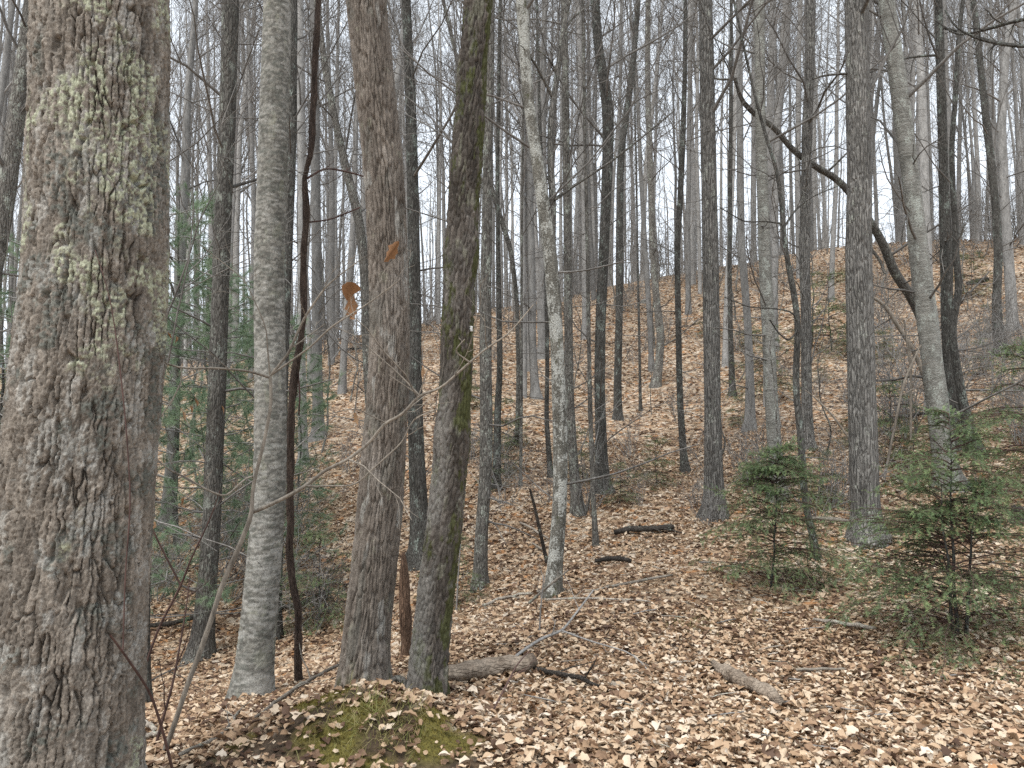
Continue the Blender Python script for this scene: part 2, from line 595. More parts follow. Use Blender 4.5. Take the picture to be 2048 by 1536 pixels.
# ------------------------------------------------------------------ terrain
CP = [(1024, 1536, 3.5), (1500, 1536, 3.5), (2048, 1536, 3.5), (300, 1536, 3.6), (1300, 1400, 4.35), (1750, 1400, 4.3), (1130, 1300, 5.2),
      (1600, 1260, 5.7), (1910, 1275, 5.5), (1540, 1180, 7.1), (1110, 1180, 7.0), (1300, 1180, 7.0), (2040, 1170, 6.6), (1430, 1040, 9.5),
      (1730, 1075, 8.2), (1560, 985, 9.7), (1905, 960, 9.4), (2048, 1050, 8.0), (1205, 982, 11), (1156, 1006, 10.5), (1371, 951, 12), (1236, 847, 16),
      (1311, 775, 20), (1070, 790, 18), (1036, 887, 14), (2002, 707, 17), (1618, 890, 11.7), (1915, 900, 11), (1500, 860, 14), (735, 1372, 4.6),
      (855, 1402, 4.3), (510, 1402, 5.3), (590, 1372, 6), (420, 1350, 8), (300, 1420, 5.5), (845, 1115, 9.5), (960, 1190, 8.5), (607, 925, 14),
      (637, 880, 16), (720, 1000, 12), (450, 1120, 11), (250, 1120, 12), (0, 1250, 9), (300, 920, 18), (0, 920, 18),
      (2048, 485, 30), (1700, 495, 32), (1500, 530, 33), (1300, 563, 33), (1150, 595, 33), (1000, 622, 32), (800, 662, 31), (650, 692, 30),
      (450, 715, 32), (200, 735, 33), (-200, 740, 33), (2400, 470, 30), (1500, 650, 24), (1800, 600, 24), (1300, 675, 25), (1000, 715, 23),
      (800, 765, 22), (2048, 600, 22), (450, 800, 22), (0, 810, 24), (2400, 800, 13), (-400, 900, 16)]
_cp = [at(*c) for c in CP]
for _x, _z in ((-45, 3.6), (-20, 4.0), (-6, 5.6), (6, 8.0), (18, 9.4), (30, 9.6), (50, 9.8)):
    _cp += [np.array([_x, 46, _z + 0.1]), np.array([_x, 66, _z - 2.0]), np.array([_x, 100, _z - 6.0])]
for _x in (-30, -12, -3, 3, 12, 30):
    _cp += [np.array([_x, -12, 0.0 if _x > -4 else -0.5]), np.array([_x * 0.6, 0.5, (0.0 if _x > -4 else -0.3) + max(0, _x) * 0.02])]
_cp = np.array(_cp)


def _tps(r2):
    return r2 * np.log(r2 + 1e-9) * 0.5


_n = len(_cp)
_d2 = ((_cp[:, None, :2] - _cp[None, :, :2]) ** 2).sum(-1)
_A = np.zeros((_n + 3, _n + 3))
_A[:_n, :_n] = _tps(_d2) + np.eye(_n) * 1.5
_A[:_n, _n] = 1
_A[:_n, _n + 1:] = _cp[:, :2]
_A[_n:, :_n] = _A[:_n, _n:].T
_w = np.linalg.solve(_A, np.concatenate([_cp[:, 2], np.zeros(3)]))


def height(x, y):
    x, y = np.atleast_1d(np.asarray(x, float)), np.atleast_1d(np.asarray(y, float))
    sh = x.shape
    x, y = x.ravel(), y.ravel()
    xc, yc = np.clip(x, -48, 48), np.clip(y, -12, 100)
    z = np.empty(len(x))
    for s in range(0, len(x), 20000):
        e = s + 20000
        r2 = (xc[s:e, None] - _cp[None, :, 0]) ** 2 + (yc[s:e, None] - _cp[None, :, 1]) ** 2
        z[s:e] = _tps(r2) @ _w[:_n] + _w[_n] + xc[s:e] * _w[_n + 1] + yc[s:e] * _w[_n + 2]
    z -= 0.04 * np.hypot(x - xc, y - yc)
    z += 0.25 * np.exp(-((x + 0.74) / 0.52) ** 2 - ((y - 3.72) / 0.44) ** 2)
    z += (fbm(x * 1.1 + 40, y * 1.1 + 40, 3, 4) - 0.5) * 0.10 * np.clip(y / 6, 0.6, 3)
    z += (fbm(x * 6 + 70, y * 6 + 70, 9, 3) - 0.5) * 0.035
    return z.reshape(sh)


def hz(x, y):
    return float(height(x, y)[0])


def hit(px, py, dmax=60):
    """First point of the terrain along the view ray through a photo pixel."""
    d = np.linspace(1.5, dmax, 1200)
    r = ray(px, py)
    P = CAM + r[None] * (d / r[1])[:, None]
    below = P[:, 2] - height(P[:, 0], P[:, 1]) < 0
    i = int(np.argmax(below)) if below.any() else len(d) - 1
    return P[i]


def moss_mask(x, y):
    k = np.exp(-((x + 0.72) / 0.66) ** 2 - ((y - 3.68) / 0.46) ** 2)
    return smooth(0.455, 0.53, fbm(x * 5.6 + 9, y * 5.6 + 3, 21, 5) * (0.55 + 0.6 * k)) * smooth(0.25, 0.5, k)


def soil_mask(x, y):
    k = np.exp(-((x + 0.74) / 0.70) ** 2 - ((y - 3.48) / 0.42) ** 2)
    return smooth(0.22, 0.42, fbm(x * 3.5 + 31, y * 3.5 + 8, 33, 4) * 1.15 * k)


def _axis(fine0, fine1, step, lo, hi, growth=1.13):
    a = list(np.arange(fine0, fine1, step))
    s, v = step, a[-1]
    while v < hi:
        s *= growth
        v += s
        a.append(v)
    s, v = step, a[0]
    b = []
    while v > lo:
        s *= growth
        v -= s
        b.append(v)
    return np.array(b[::-1] + a)


gx = _axis(-4.0, 4.0, 0.075, -420, 420)
gy = _axis(2.6, 8.0, 0.07, -260, 520, 1.06)
GX, GY = np.meshgrid(gx, gy)
GZ = height(GX, GY)
ny_, nx_ = GX.shape
ii = np.arange(ny_ - 1)[:, None] * nx_ + np.arange(nx_ - 1)[None]
GQ = np.stack([ii, ii + 1, ii + 1 + nx_, ii + nx_], -1).reshape(-1, 4)
ground = link('ground', mesh_np('ground', np.stack([GX, GY, GZ], -1), GQ, None, M_GROUND,
                                attrs={'moss': moss_mask(GX, GY), 'soil': soil_mask(GX, GY)}))
ground['kind'] = 'structure'
ground['label'] = 'forest floor of brown fallen leaves rising into a wooded hillside'


# ------------------------------------------------------------------ fallen leaves
def leaf_templates(ns, count, seed, lobed=True, curl=False):
    """count curled leaf shapes of ns stations; unit length along +Y, same topology."""
    rng = np.random.default_rng(seed)
    out = []
    t = np.linspace(0, 1, ns)
    for c in range(count):
        kind = c % 3
        w = np.sin(np.pi * np.clip(t, 0.0, 1) ** 0.85) * (0.30 + 0.12 * rng.random())
        if kind and lobed and ns >= 5:
            wob = np.where(np.arange(ns) % 2 == 1, 1.18, 0.72)
            w = w * wob * (1.05 if kind == 1 else 1.25)
        w[0] = w[-1] = 0
        fold = rng.uniform(-0.2, 0.85) if not curl else rng.uniform(0.7, 1.3)
        bend = rng.uniform(-1.4, 1.7)
        roll = rng.uniform(-0.5, 1.6)
        tw = rng.uniform(-0.9, 0.9)
        ph = bend * (t - 0.4)
        yy = np.concatenate(([0], np.cumsum(np.cos((ph[1:] + ph[:-1]) / 2) * np.diff(t))))
        zz = np.concatenate(([0], np.cumsum(np.sin((ph[1:] + ph[:-1]) / 2) * np.diff(t))))
        yy -= yy.mean()
        zz -= zz.min()
        mid = np.stack([np.zeros(ns), yy, zz], 1)
        V = [mid]
        for sgn in (-1, 1):
            a = fold * (1 + 0.4 * roll * rng.random()) + sgn * tw * (t - 0.5)
            jit = 1 + rng.uniform(-0.18, 0.18, ns)
            V.append(np.stack([sgn * w * jit * np.cos(a), yy + 0.12 * w * (1 if kind else 0.3), zz + w * jit * np.sin(a)], 1))
        out.append(np.concatenate(V))
    m = lambda i: i
    L = lambda i: ns + i
    Rr = lambda i: 2 * ns + i
    T = []
    for i in range(ns - 1):
        for S, flip in ((L, 0), (Rr, 1)):
            a, b_, c, d = m(i), m(i + 1), S(i + 1), S(i)
            tr = []
            if i < ns - 2:
                tr.append((a, b_, c))
            if i > 0:
                tr.append((a, c, d))
            if i == ns - 2:
                tr = [(a, b_, d)]
            T += [(x, z, y) if flip else (x, y, z) for x, y, z in tr]
    return np.array(out), np.array(T)


def leaf_rot(n, rng, tilt):
    yaw = rng.random(n) * 2 * math.pi
    ax = rng.random(n) * 2 * math.pi
    tl = np.abs(rng.normal(size=n)) * tilt
    tl = np.minimum(tl, 1.5)
    flip = rng.random(n) < 0.35
    tl = np.where(flip, math.pi - tl, tl)
    k = np.stack([np.cos(ax), np.sin(ax), np.zeros(n)], 1)
    K = np.zeros((n, 3, 3))
    K[:, 0, 1], K[:, 0, 2] = -k[:, 2], k[:, 1]
    K[:, 1, 0], K[:, 1, 2] = k[:, 2], -k[:, 0]
    K[:, 2, 0], K[:, 2, 1] = -k[:, 1], k[:, 0]
    Rt = np.eye(3)[None] + np.sin(tl)[:, None, None] * K + (1 - np.cos(tl))[:, None, None] * (K @ K)
    c, s = np.cos(yaw), np.sin(yaw)
    Rz = np.zeros((n, 3, 3))
    Rz[:, 0, 0], Rz[:, 0, 1], Rz[:, 1, 0], Rz[:, 1, 1], Rz[:, 2, 2] = c, -s, s, c, 1
    return Rt @ Rz


def leaf_band(y0, y1, dens, ns, size, lift, tilt, seed, keep=None):
    rng = np.random.default_rng(seed)
    xm = 0.69 * y1 + 1.1
    n = int((y1 - y0) * 2 * xm * dens)
    x, y = rng.uniform(-xm, xm, n), rng.uniform(y0, y1, n)
    ok = np.abs(x) < 0.675 * y + 0.85
    k = np.maximum(moss_mask(x, y) * 0.9, soil_mask(x, y) * 0.80)
    ok &= rng.random(n) > k
    cl = fbm(x * 0.9 + 5, y * 0.9 + 11, 77, 3)
    ok &= rng.random(n) < 0.55 + 0.9 * cl
    x, y = x[ok], y[ok]
    n = len(x)
    z = height(x, y) + rng.random(n) * lift
    TV, TT = leaf_templates(ns, 18, seed + 1)
    t = rng.integers(0, 18, n)
    s = rng.uniform(size[0], size[1], n) * np.where(rng.random(n) < 0.2, 1.3, 1.0)
    R = leaf_rot(n, rng, tilt)
    rnd = np.clip(rng.random(n) ** 1.15 * 0.86 + 0.34 * (fbm(x * 0.9, y * 0.9, 5, 3) - 0.42), 0, 1)
    s = s * np.where(rng.random(n) < 0.25, 0.6, 1.0)
    return x, y, z, t, s, R, rnd, TV, TT


litter = Bag()
rnds = []
bands = [(3.0, 3.9, 4300, 5, (0.026, 0.060), 0.034, 0.5, 101), (3.9, 6.2, 2500, 4, (0.028, 0.060), 0.03, 0.48, 202), (6.2, 14, 790, 3, (0.036, 0.072), 0.026, 0.48, 303),
         (14, 33.5, 88, 3, (0.065, 0.115), 0.03, 0.45, 404)]
for bi, (y0, y1, dens, ns, size, lift, tilt, sd) in enumerate(bands):
    x, y, z, t, s, R, rnd, TV, TT = leaf_band(y0, y1, dens, ns, size, lift, tilt, sd)
    sel = np.zeros(len(x), bool)
    if bi == 0:
        # the 300 leaves that show largest become objects of their own, parts of the ground
        vis = (np.abs(x) < 0.66 * y) & (y > 3.35)
        vis &= ~((x < -0.28 * y - 0.35) | (moss_mask(x, y) > 0.5))
        score = np.where(vis & (s > 0.038), s / y ** 2 * (0.6 + 0.8 * np.random.default_rng(4).random(len(x))), 0)
        pick = np.argsort(-score)[:300]
        sel[pick] = True
        TVp, TTp = leaf_templates(7, 18, 55)
        lm = [mesh_np('leaf', TVp[i], None, TTp, M_LEAF1) for i in range(18)]
        for i in pick:
            o = link('leaf', lm[t[i]], ground)
            M4 = Matrix([[*(R[i][r] * s[i]), (x[i], y[i], z[i] + 0.022)[r]] for r in range(3)] + [[0, 0, 0, 1]])
            o.matrix_local = M4
    q = ~sel
    n = int(q.sum())
    V = np.einsum('nij,nkj->nki', R[q], TV[t[q]] * s[q][:, None, None]) + np.stack([x[q], y[q], z[q]], 1)[:, None]
    nv = TV.shape[1]
    T = (np.arange(n)[:, None, None] * nv + TT[None]).reshape(-1, 3)
    litter.add(V, None, T, np.repeat(rnd[q], nv))
lo = link('leaf_litter', litter.mesh('leaf_litter', M_LEAF, False, 'rnd'))
tag(lo, 'carpet of tan and brown fallen leaves over the forest floor', 'leaf litter', kind='stuff')


# ------------------------------------------------------------------ trees
def trunk_line(pts, d, H, d_top=None):
    """pts: (px, py, width px) from top to bottom, at d metres. Returns base, local line, radii, z of the frame's top."""
    pts = sorted(pts, key=lambda p: -p[1])
    n = len(pts)
    P, R = [], []
    y_lo, y_hi = pts[0][1], pts[-1][1]
    for px, py, w in pts:
        dd = d if d_top is None else d + (d_top - d) * (y_lo - py) / (y_lo - y_hi + 1e-6)
        P.append(at(px, py, dd))
        R.append(0.5 * w / FPX * dd)
    P, R = np.array(P), np.array(R)
    gz = hz(P[0, 0], P[0, 1])
    if P[0, 2] > gz - 0.05:
        sl = (P[0] - P[1]) / (P[0, 2] - P[1, 2] - 1e-9)
        drop = P[0, 2] - gz + 0.22
        sl = np.clip(sl, -0.35, 0.35)
        sl[2] = 1
        P = np.concatenate([[P[0] - sl * drop], P])
        R = np.concatenate([[R[0] * 1.12], R])
    else:
        P[0, 2] = min(P[0, 2], gz - 0.15)
    z_vis = P[-1, 2]
    base = np.array([P[0, 0], P[0, 1], hz(P[0, 0], P[0, 1])])
    # carry on above the picture
    dirv = unit((P[-1] - P[-2])[None])[0]
    cur, r, k = P[-1].copy(), R[-1], 0
    left = H - (cur[2] - base[2])
    if left > 0.5:
        m = 7
        for j in range(1, m + 1):
            dirv = unit((dirv + np.array([0, 0, 0.15]) + RNG.normal(size=3) * 0.04)[None])[0]
            cur = cur + dirv * left / m
            P = np.concatenate([P, [cur]])
            R = np.concatenate([R, [max(r * (1 - (j / m) ** 1.3 * 0.9), 0.012)]])
    return base, P - base, R, z_vis - base[2]


def tube_trunk(P, R, sides, step=0.12, knobs=0.06, z_vis=99, flare=0.28):
    L = np.concatenate(([0], np.cumsum(np.linalg.norm(np.diff(P, axis=0), axis=1))))
    zl = np.interp(min(z_vis, P[-1, 2]), P[:, 2], L) + 0.4
    t = np.concatenate([np.arange(0, min(zl, L[-1]), step), np.arange(min(zl, L[-1]), L[-1], 0.8), [L[-1]]])
    Q, r = resample(P, R, t, 3)
    h = np.maximum(Q[:, 2], 0)
    r = r * (1 + flare * np.exp(-h / 0.16)) * (1 + knobs * (fbm(t * 2.2 + P[0, 0] * 9 + R[0] * 777, t * 0 + 3.3, 8, 3) - 0.5) * 2)
    b = Bag()
    b.tubes(Q, r, sides)
    # uneven section
    V = b.V[0].reshape(len(t), sides, 3)
    ang = np.arange(sides)[None] / sides * 6
    wob = (vnoise(ang + R[0] * 500, np.broadcast_to(t[:, None] * 1.7, (len(t), sides)), 12, 6) - 0.5) * (0.10 + 0.9 * np.exp(-h / 0.12))[:, None]
    V = Q[:, None] + (V - Q[:, None]) * (1 + wob[..., None])
    b.V[0] = V.reshape(-1, 3)
    return b, Q, r


def crown(Q, r, rng, t0=0.45, n1=10, n2=4, n3=4, L1=(2, 4), dens=1.0, rmin=0.004, low=0, ang=(35, 65)):
    """Bare limbs, branches and twigs on a trunk line."""
    b = Bag()
    A, ra = grow(Q, r, n1, t0, 0.97, L1, ang, 0.10, 0.10, 7, 0.38, rng, 0.008, 0.25, 0.55)
    b.tubes(A, ra, 5)
    m = (L1[0] + L1[1]) / 2
    B, rb = grow(A, ra, n2, 0.25, 0.98, (m * 0.25, m * 0.6), (22, 50), 0.10, 0.09, 5, 0.55, rng, rmin * 1.3, 0.4, 0.3)
    b.tubes(B, rb, 4)
    C, rc = grow(B, rb, n3, 0.2, 1.0, (m * 0.14, m * 0.36), (20, 48), 0.08, 0.10, 4, 0.6, rng, rmin, 0.5)
    b.tubes(C, rc, 3)
    if dens > 1:
        D, rd = grow(C, rc, int(dens), 0.2, 1.0, (m * 0.07, m * 0.2), (20, 50), 0.06, 0.1, 3, 0.7, rng, rmin * 0.8, 0.6)
        b.tubes(D, rd, 3)
    if low:
        E, re = grow(Q, r, low, 0.08, t0, (0.4, 1.7), (55, 95), 0.02, 0.16, 6, 0.16, rng, 0.005, 0.35)
        b.tubes(E, re, 4)
        F, rf = grow(E, re, 3, 0.2, 1.0, (0.15, 0.6), (30, 65), 0.03, 0.2, 4, 0.6, rng, 0.003, 0.5)
        b.tubes(F, rf, 3)
    return b


def split_crown(Q, r, rng, t0, n1, L1, low, low_rr=0.16):
    """The same bare crown, one bag per branch so that each branch is a part."""
    out = []
    m = (L1[0] + L1[1]) / 2
    if n1:
        A, ra = grow(Q, r, n1, t0, 0.97, L1, (35, 70), 0.07, 0.16, 7, 0.24, rng, 0.007, 0.25, 0.55)
        B, rb = grow(A, ra, 4, 0.25, 0.98, (m * 0.25, m * 0.6), (25, 60), 0.08, 0.16, 5, 0.55, rng, 0.0045, 0.4, 0.3)
        C, rc = grow(B, rb, 3, 0.2, 1.0, (m * 0.12, m * 0.32), (25, 60), 0.06, 0.12, 3, 0.6, rng, 0.0035, 0.5)
        D, rd = grow(C, rc, 1, 0.4, 1.0, (m * 0.06, m * 0.18), (25, 65), 0.05, 0.12, 3, 0.7, rng, 0.003, 0.6)
        for i in range(n1):
            b = Bag()
            b.tubes(A[i:i + 1], ra[i:i + 1], 5)
            b.tubes(B[i * 4:i * 4 + 4], rb[i * 4:i * 4 + 4], 4)
            b.tubes(C[i * 12:i * 12 + 12], rc[i * 12:i * 12 + 12], 3)
            b.tubes(D[i * 12:i * 12 + 12], rd[i * 12:i * 12 + 12], 3)
            out.append(b)
    if low:
        E, re = grow(Q, r, low, 0.08, t0, (0.4, 1.7), (55, 95), 0.02, 0.16, 6, low_rr, rng, 0.005, 0.35)
        F, rf = grow(E, re, 3, 0.2, 1.0, (0.15, 0.6), (30, 65), 0.03, 0.2, 4, 0.6, rng, 0.003, 0.5)
        for i in range(low):
            b = Bag()
            b.tubes(E[i:i + 1], re[i:i + 1], 4)
            b.tubes(F[i * 3:i * 3 + 3], rf[i * 3:i * 3 + 3], 3)
            out.append(b)
    return out


def limb(bag, base, pts, d0, d1, sub=0, rng=None, rmin=0.0025, sides=5):
    """A limb given in photo pixels (px, py, width) at depths d0..d1, local to base."""
    P, R = [], []
    for i, (px, py, w) in enumerate(pts):
        dd = d0 + (d1 - d0) * i / max(1, len(pts) - 1)
        P.append(at(px, py, dd) - base)
        R.append(0.5 * w / FPX * dd)
    Q, r = resample(P, R, max(8, len(pts) * 3), 1)
    bag.tubes(Q, r, sides)
    if sub:
        L = np.linalg.norm(Q[-1] - Q[0])
        A, ra = grow(Q, r, sub, 0.2, 0.98, (L * 0.12, L * 0.35), (30, 65), 0.05, 0.18, 5, 0.55, rng or RNG, rmin, 0.4)
        bag.tubes(A, ra, 4)
        B, rb = grow(A, ra, 3, 0.2, 1.0, (L * 0.05, L * 0.14), (30, 65), 0.03, 0.2, 4, 0.65, rng or RNG, rmin, 0.6)
        bag.tubes(B, rb, 3)
    return Q, r


def tree(label, pts, d, mat, H=18, sides=16, t0=None, low=8, limbs=(), group=None, n1=9, tm=None, name='tree', cat='tree', L1=(1.6, 3.6),
         knobs=0.06, d_top=None, limb_mat=None):
    base, P, R, zv = trunk_line(pts, d, H, d_top)
    rng = np.random.default_rng(int(abs(P[0, 0] + pts[0][0]) * 31 + d * 100))
    b, Q, r = tube_trunk(P, R, sides, 0.12, knobs, zv)
    root = empty(name, base, label, cat, group)
    link('trunk', b.mesh('trunk', mat), root)
    if n1 or low or limbs:
        for bg_ in split_crown(Q, r, rng, (t0 or 0.5) if n1 else 0.9, n1, L1, low, 0.16 if n1 else 0.3):
            link('branch', bg_.mesh('branch', M_BRANCH), root)
        for pl in limbs:
            lb = Bag()
            limb(lb, base, pl[0], pl[1], pl[2], pl[3] if len(pl) > 3 else 0, rng)
            link('limb', lb.mesh('limb', tm or mat), root)
    return root, base


def carved_tree(label, pts, d, mat, H, na, nr, relief, marks=None, n1=8, t0=0.6, low=0, tm=None):
    base, P, R, zv = trunk_line(pts, d, H)
    rng = np.random.default_rng(int(d * 1000))
    ztop = zv + 0.15
    zz = np.concatenate([np.linspace(P[0, 2], ztop, nr), np.linspace(ztop, P[-1, 2], 30)[1:]])
    L = P[:, 2]
    zu = np.arange(P[0, 2], P[-1, 2] + 0.05, 0.05)
    kn = np.ones(7) / 7
    sm_ = lambda v: np.convolve(np.pad(np.interp(zu, L, v), 3, mode='edge'), kn, 'valid')
    C = np.stack([np.interp(zz, zu, sm_(P[:, 0])), np.interp(zz, zu, sm_(P[:, 1])), zz], 1)
    r = np.interp(zz, zu, sm_(R))
    a_f = math.atan2(-base[1], -base[0])
    th = np.arange(na) / na * 2 * math.pi - math.pi
    th = th + 0.42 * np.sin(th) * -1 + a_f          # finer steps on the bark one sees, coarser behind
    TH, ZZ = np.meshgrid(th, zz)
    view = unit((base[:2])[None])[0]
    right = np.array([view[1], -view[0]])
    q = np.cos(TH) * right[0] + np.sin(TH) * right[1]
    fr = -(np.cos(TH) * view[0] + np.sin(TH) * view[1])
    u = (TH / (2 * math.pi)) % 1.0
    rm = float(np.median(R))
    disp, at_ = relief(u, ZZ, rm, q)
    fade = smooth(ztop + 1.5, ztop, ZZ)
    if marks:
        at_.update(marks(u, ZZ + base[2], q, fr))
        disp = disp + 0.0025 * (at_['lichen'] + at_['lichen_dark'])
    low_ = fbm(u * 5, ZZ * 1.3, 4, 3, 5) - 0.5
    rr = r[:, None] * (1 + 0.09 * low_ + (0.30 * np.exp(-np.maximum(ZZ, 0) / 0.13)) * (0.6 + 0.9 * vnoise(u * 6, ZZ * 0 + 1, 3, 6))) + disp * fade
    V = np.stack([C[:, 0:1] + np.cos(TH) * rr, C[:, 1:2] + np.sin(TH) * rr, ZZ], -1)
    nrow = len(zz)
    i = np.arange(nrow - 1)[:, None] * na
    s = np.arange(na)[None]
    s2 = (s + 1) % na
    Q = np.stack([i + s, i + s2, i + na + s2, i + na + s], -1).reshape(-1, 4)
    root = empty('tree', base, label, 'tree')
    link('trunk', mesh_np('trunk', V, Q, None, mat, False, {k_: np.broadcast_to(v_, ZZ.shape) for k_, v_ in at_.items()}), root)
    Cc, rc_ = resample(C, r, 40)
    for bg_ in split_crown(Cc, rc_, rng, t0, n1, (2, 4), low):
        link('branch', bg_.mesh('branch', tm or M_BRANCH), root)
    return root, base, C, r


def relief_furrow(u, z, rm, q):
    per = 60
    wu = u * per + (fbm(u * 9, z * 1.2, 2, 3, 9) - 0.5) * 1.5 + (fbm(u * 40, z * 26, 3, 3, 40) - 0.5) * 0.75
    wv = z / 0.22 + (fbm(u * 20, z * 5, 6, 2, 20) - 0.5) * 1.4
    f1, f2, cid = worley(wu, wv, 11, per, 1.0)
    brk = smooth(0.34, 0.56, fbm(u * 34, z * 10, 28, 3, 34))           # cracks that fade in and out
    crack = (1 - smooth(0.02, 0.15, f2 - f1)) * (0.25 + 0.9 * brk)
    per2 = 120
    c1, c2, cb = worley(u * per2 + (fbm(u * 60, z * 60, 5, 2, 60) - 0.5) * 1.6, z / 0.024 + (fbm(u * 50, z * 30, 7, 2, 50) - 0.5) * 2.2, 19, per2, 1.0)
    stri = fbm(u * 150, z * 22, 117, 3, 150) - 0.5
    chip = (cb - 0.5) * 0.0042 + stri * 0.012 - (1 - smooth(0.0, 0.2, c2 - c1)) * 0.0030
    e1, e2, eb = worley(u * 60, z / 0.12 + (vnoise(u * 30, z * 9, 8, 30) - 0.5) * 1.5, 63, 60, 1.0)
    fine = fbm(u * 210, z * 190, 14, 2, 210)
    flat = 0.5 + 0.9 * fbm(u * 7, z * 2.0, 37, 2, 7)
    d = -crack * 0.024 * (0.55 + 0.7 * fbm(u * 8, z * 1.2, 29, 2, 8)) + chip * flat + (fine - 0.5) * 0.006 + (eb - 0.5) * 0.0035 - (1 - smooth(0.0, 0.12, e2 - e1)) * 0.0045 * (1 - brk * 0.5)
    return d, {'cell': np.clip(0.5 + (eb - 0.5) * 0.45 + (cb - 0.5) * 0.75, 0, 1)}


def marks_t1(u, z, q, fr):
    sp = fbm(u * 130, z * 78, 67, 3, 130)
    sp2 = fbm(u * 130, z * 78, 167, 3, 130)
    band = smooth(1.45, 1.9, z) * smooth(-0.85, -0.3, q)
    clus = fbm(u * 16, z * 9, 61, 3, 16) * 0.62 + fbm(u * 6, z * 2.6, 44, 2, 6) * 0.4
    li = smooth(0.53, 0.63, clus + 0.03 * band - 0.14 * (1 - band)) * smooth(0.47, 0.54, sp)
    cl2 = fbm(u * 15, z * 8, 91, 3, 15) * 0.65 + fbm(u * 6, z * 3, 31, 2, 6) * 0.38
    ld = smooth(0.53, 0.62, cl2 - 0.03 * (1 - band)) * smooth(0.44, 0.52, sp2) * (1 - li)
    pl = smooth(0.60, 0.66, fbm(u * 34, z * 9, 15, 4, 34) * 0.8 + sp2 * 0.26) * 0.5
    return {'lichen': li * 0.92, 'lichen_dark': ld * 0.85, 'pale': pl * (1 - li), 'moss': li * 0}


def relief_ridge(u, z, rm, q):
    per = 40
    wu = u * per + (fbm(u * 8, z * 1.8, 12, 3, 8) - 0.5) * 2.2 + (fbm(u * 24, z * 12, 13, 2, 24) - 0.5) * 0.7
    wv = z / 0.19 + (vnoise(u * 14, z * 4, 17, 14) - 0.5)
    f1, f2, cid = worley(wu, wv, 41, per, 1.0)
    brk = smooth(0.25, 0.5, fbm(u * 20, z * 10, 18, 3, 20))
    crack = (1 - smooth(0.03, 0.26, f2 - f1)) * (0.4 + 0.7 * brk)
    c1, c2, cb = worley(u * 70, z / 0.03 + (vnoise(u * 30, z * 20, 27, 30) - 0.5) * 1.5, 49, 70, 1.0)
    fine = fbm(u * 120, z * 110, 24, 3, 120)
    d = -crack * 0.015 + (fine - 0.5) * 0.005 + (cid - 0.5) * 0.002 + (cb - 0.5) * 0.004
    return d, {'cell': np.clip(0.5 + (cid - 0.5) * 0.4 + (cb - 0.5) * 0.6, 0, 1)}


def marks_t2(u, z, q, fr):
    n = fbm(u * 20, z * 12, 71, 5, 20)
    return {'lichen': smooth(0.70, 0.76, n) * 0.2, 'lichen_dark': smooth(0.6, 0.7, fbm(u * 10, z * 4, 72, 4, 10)) * 0.35,
            'pale': smooth(0.68, 0.74, fbm(u * 14, z * 5, 73, 4, 14)) * 0.6, 'moss': smooth(0.22, 0.02, z - (-0.05)) * smooth(0.45, 0.6, n) * 0.8}


def relief_scaly(u, z, rm, q):
    per = 26
    wu = u * per + (fbm(u * 8, z * 5, 52, 3, 8) - 0.5) * 1.8
    wv = z / (0.075) + (fbm(u * 12, z * 6, 51, 3, 12) - 0.5) * 3
    f1, f2, cid = worley(wu, wv, 46, per, 1.0)
    plate = smooth(0.0, 0.35, f2 - f1)
    fine = fbm(u * 90, z * 120, 54, 3, 90)
    swell = 0.014 * np.exp(-((z - 2.45) / 0.10) ** 2) + 0.010 * np.exp(-((z - 1.45) / 0.12) ** 2)
    d = (plate - 0.8) * 0.010 + (fine - 0.5) * 0.011 + (cid - 0.5) * 0.005 + swell + (fbm(u * 7, z * 4, 57, 3, 7) - 0.5) * 0.016
    return d, {'cell': cid}


def marks_t3(u, z, q, fr):
    n = fbm(u * 12, z * 7, 81, 5, 12)
    n2 = fbm(u * 60, z * 45, 87, 3, 60)
    mo = smooth(0.62, 0.72, n * 0.75 + n2 * 0.3 + 0.16 * smooth(0.1, 0.9, q) + 0.08 * np.exp(-((z - 1.8) / 0.3) ** 2))
    pale = smooth(0.52, 0.64, fbm(u * 7, z * 2.2, 83, 4, 7) * 0.85 + n2 * 0.25 - 0.22 * q)
    li = smooth(0.68, 0.75, fbm(u * 16, z * 9, 85, 5, 16) + n2 * 0.08)
    return {'moss': mo * 0.8, 'pale': pale * smooth(0.2, -0.6, q) * smooth(2.0, 1.5, z) * 0.28, 'lichen': li * 0.2, 'lichen_dark': smooth(0.6, 0.68, n) * 0.3}


def relief_birch(u, z, rm, q):
    zw = z + (fbm(u * 5, z * 3, 90, 3, 5) - 0.5) * 0.035
    band = fbm(u * 8, zw * 55, 93, 4, 8)
    band2 = fbm(u * 22, zw * 150, 95, 2, 22)
    d = (band - 0.5) * 0.002 + smooth(0.5, 0.58, band2) * 0.002
    return d, {'cell': np.clip(0.5 + (band2 - 0.5) * 4.2, 0, 1)}


def marks_birch(u, z, q, fr):
    zw = z + (fbm(u * 5, z * 3, 90, 3, 5) - 0.5) * 0.035
    n = fbm(u * 12, zw * 75, 96, 3, 12)
    big = fbm(u * 4, z * 3, 97, 3, 4)
    return {'pale': smooth(0.62, 0.80, n * 0.85 + big * 0.35) * 0.7, 'lichen': smooth(0.68, 0.74, fbm(u * 10, z * 7, 98, 4, 10)) * 0.2,
            'lichen_dark': smooth(0.56, 0.66, fbm(u * 14, zw * 85, 99, 3, 14)) * 0.6, 'moss': n * 0}


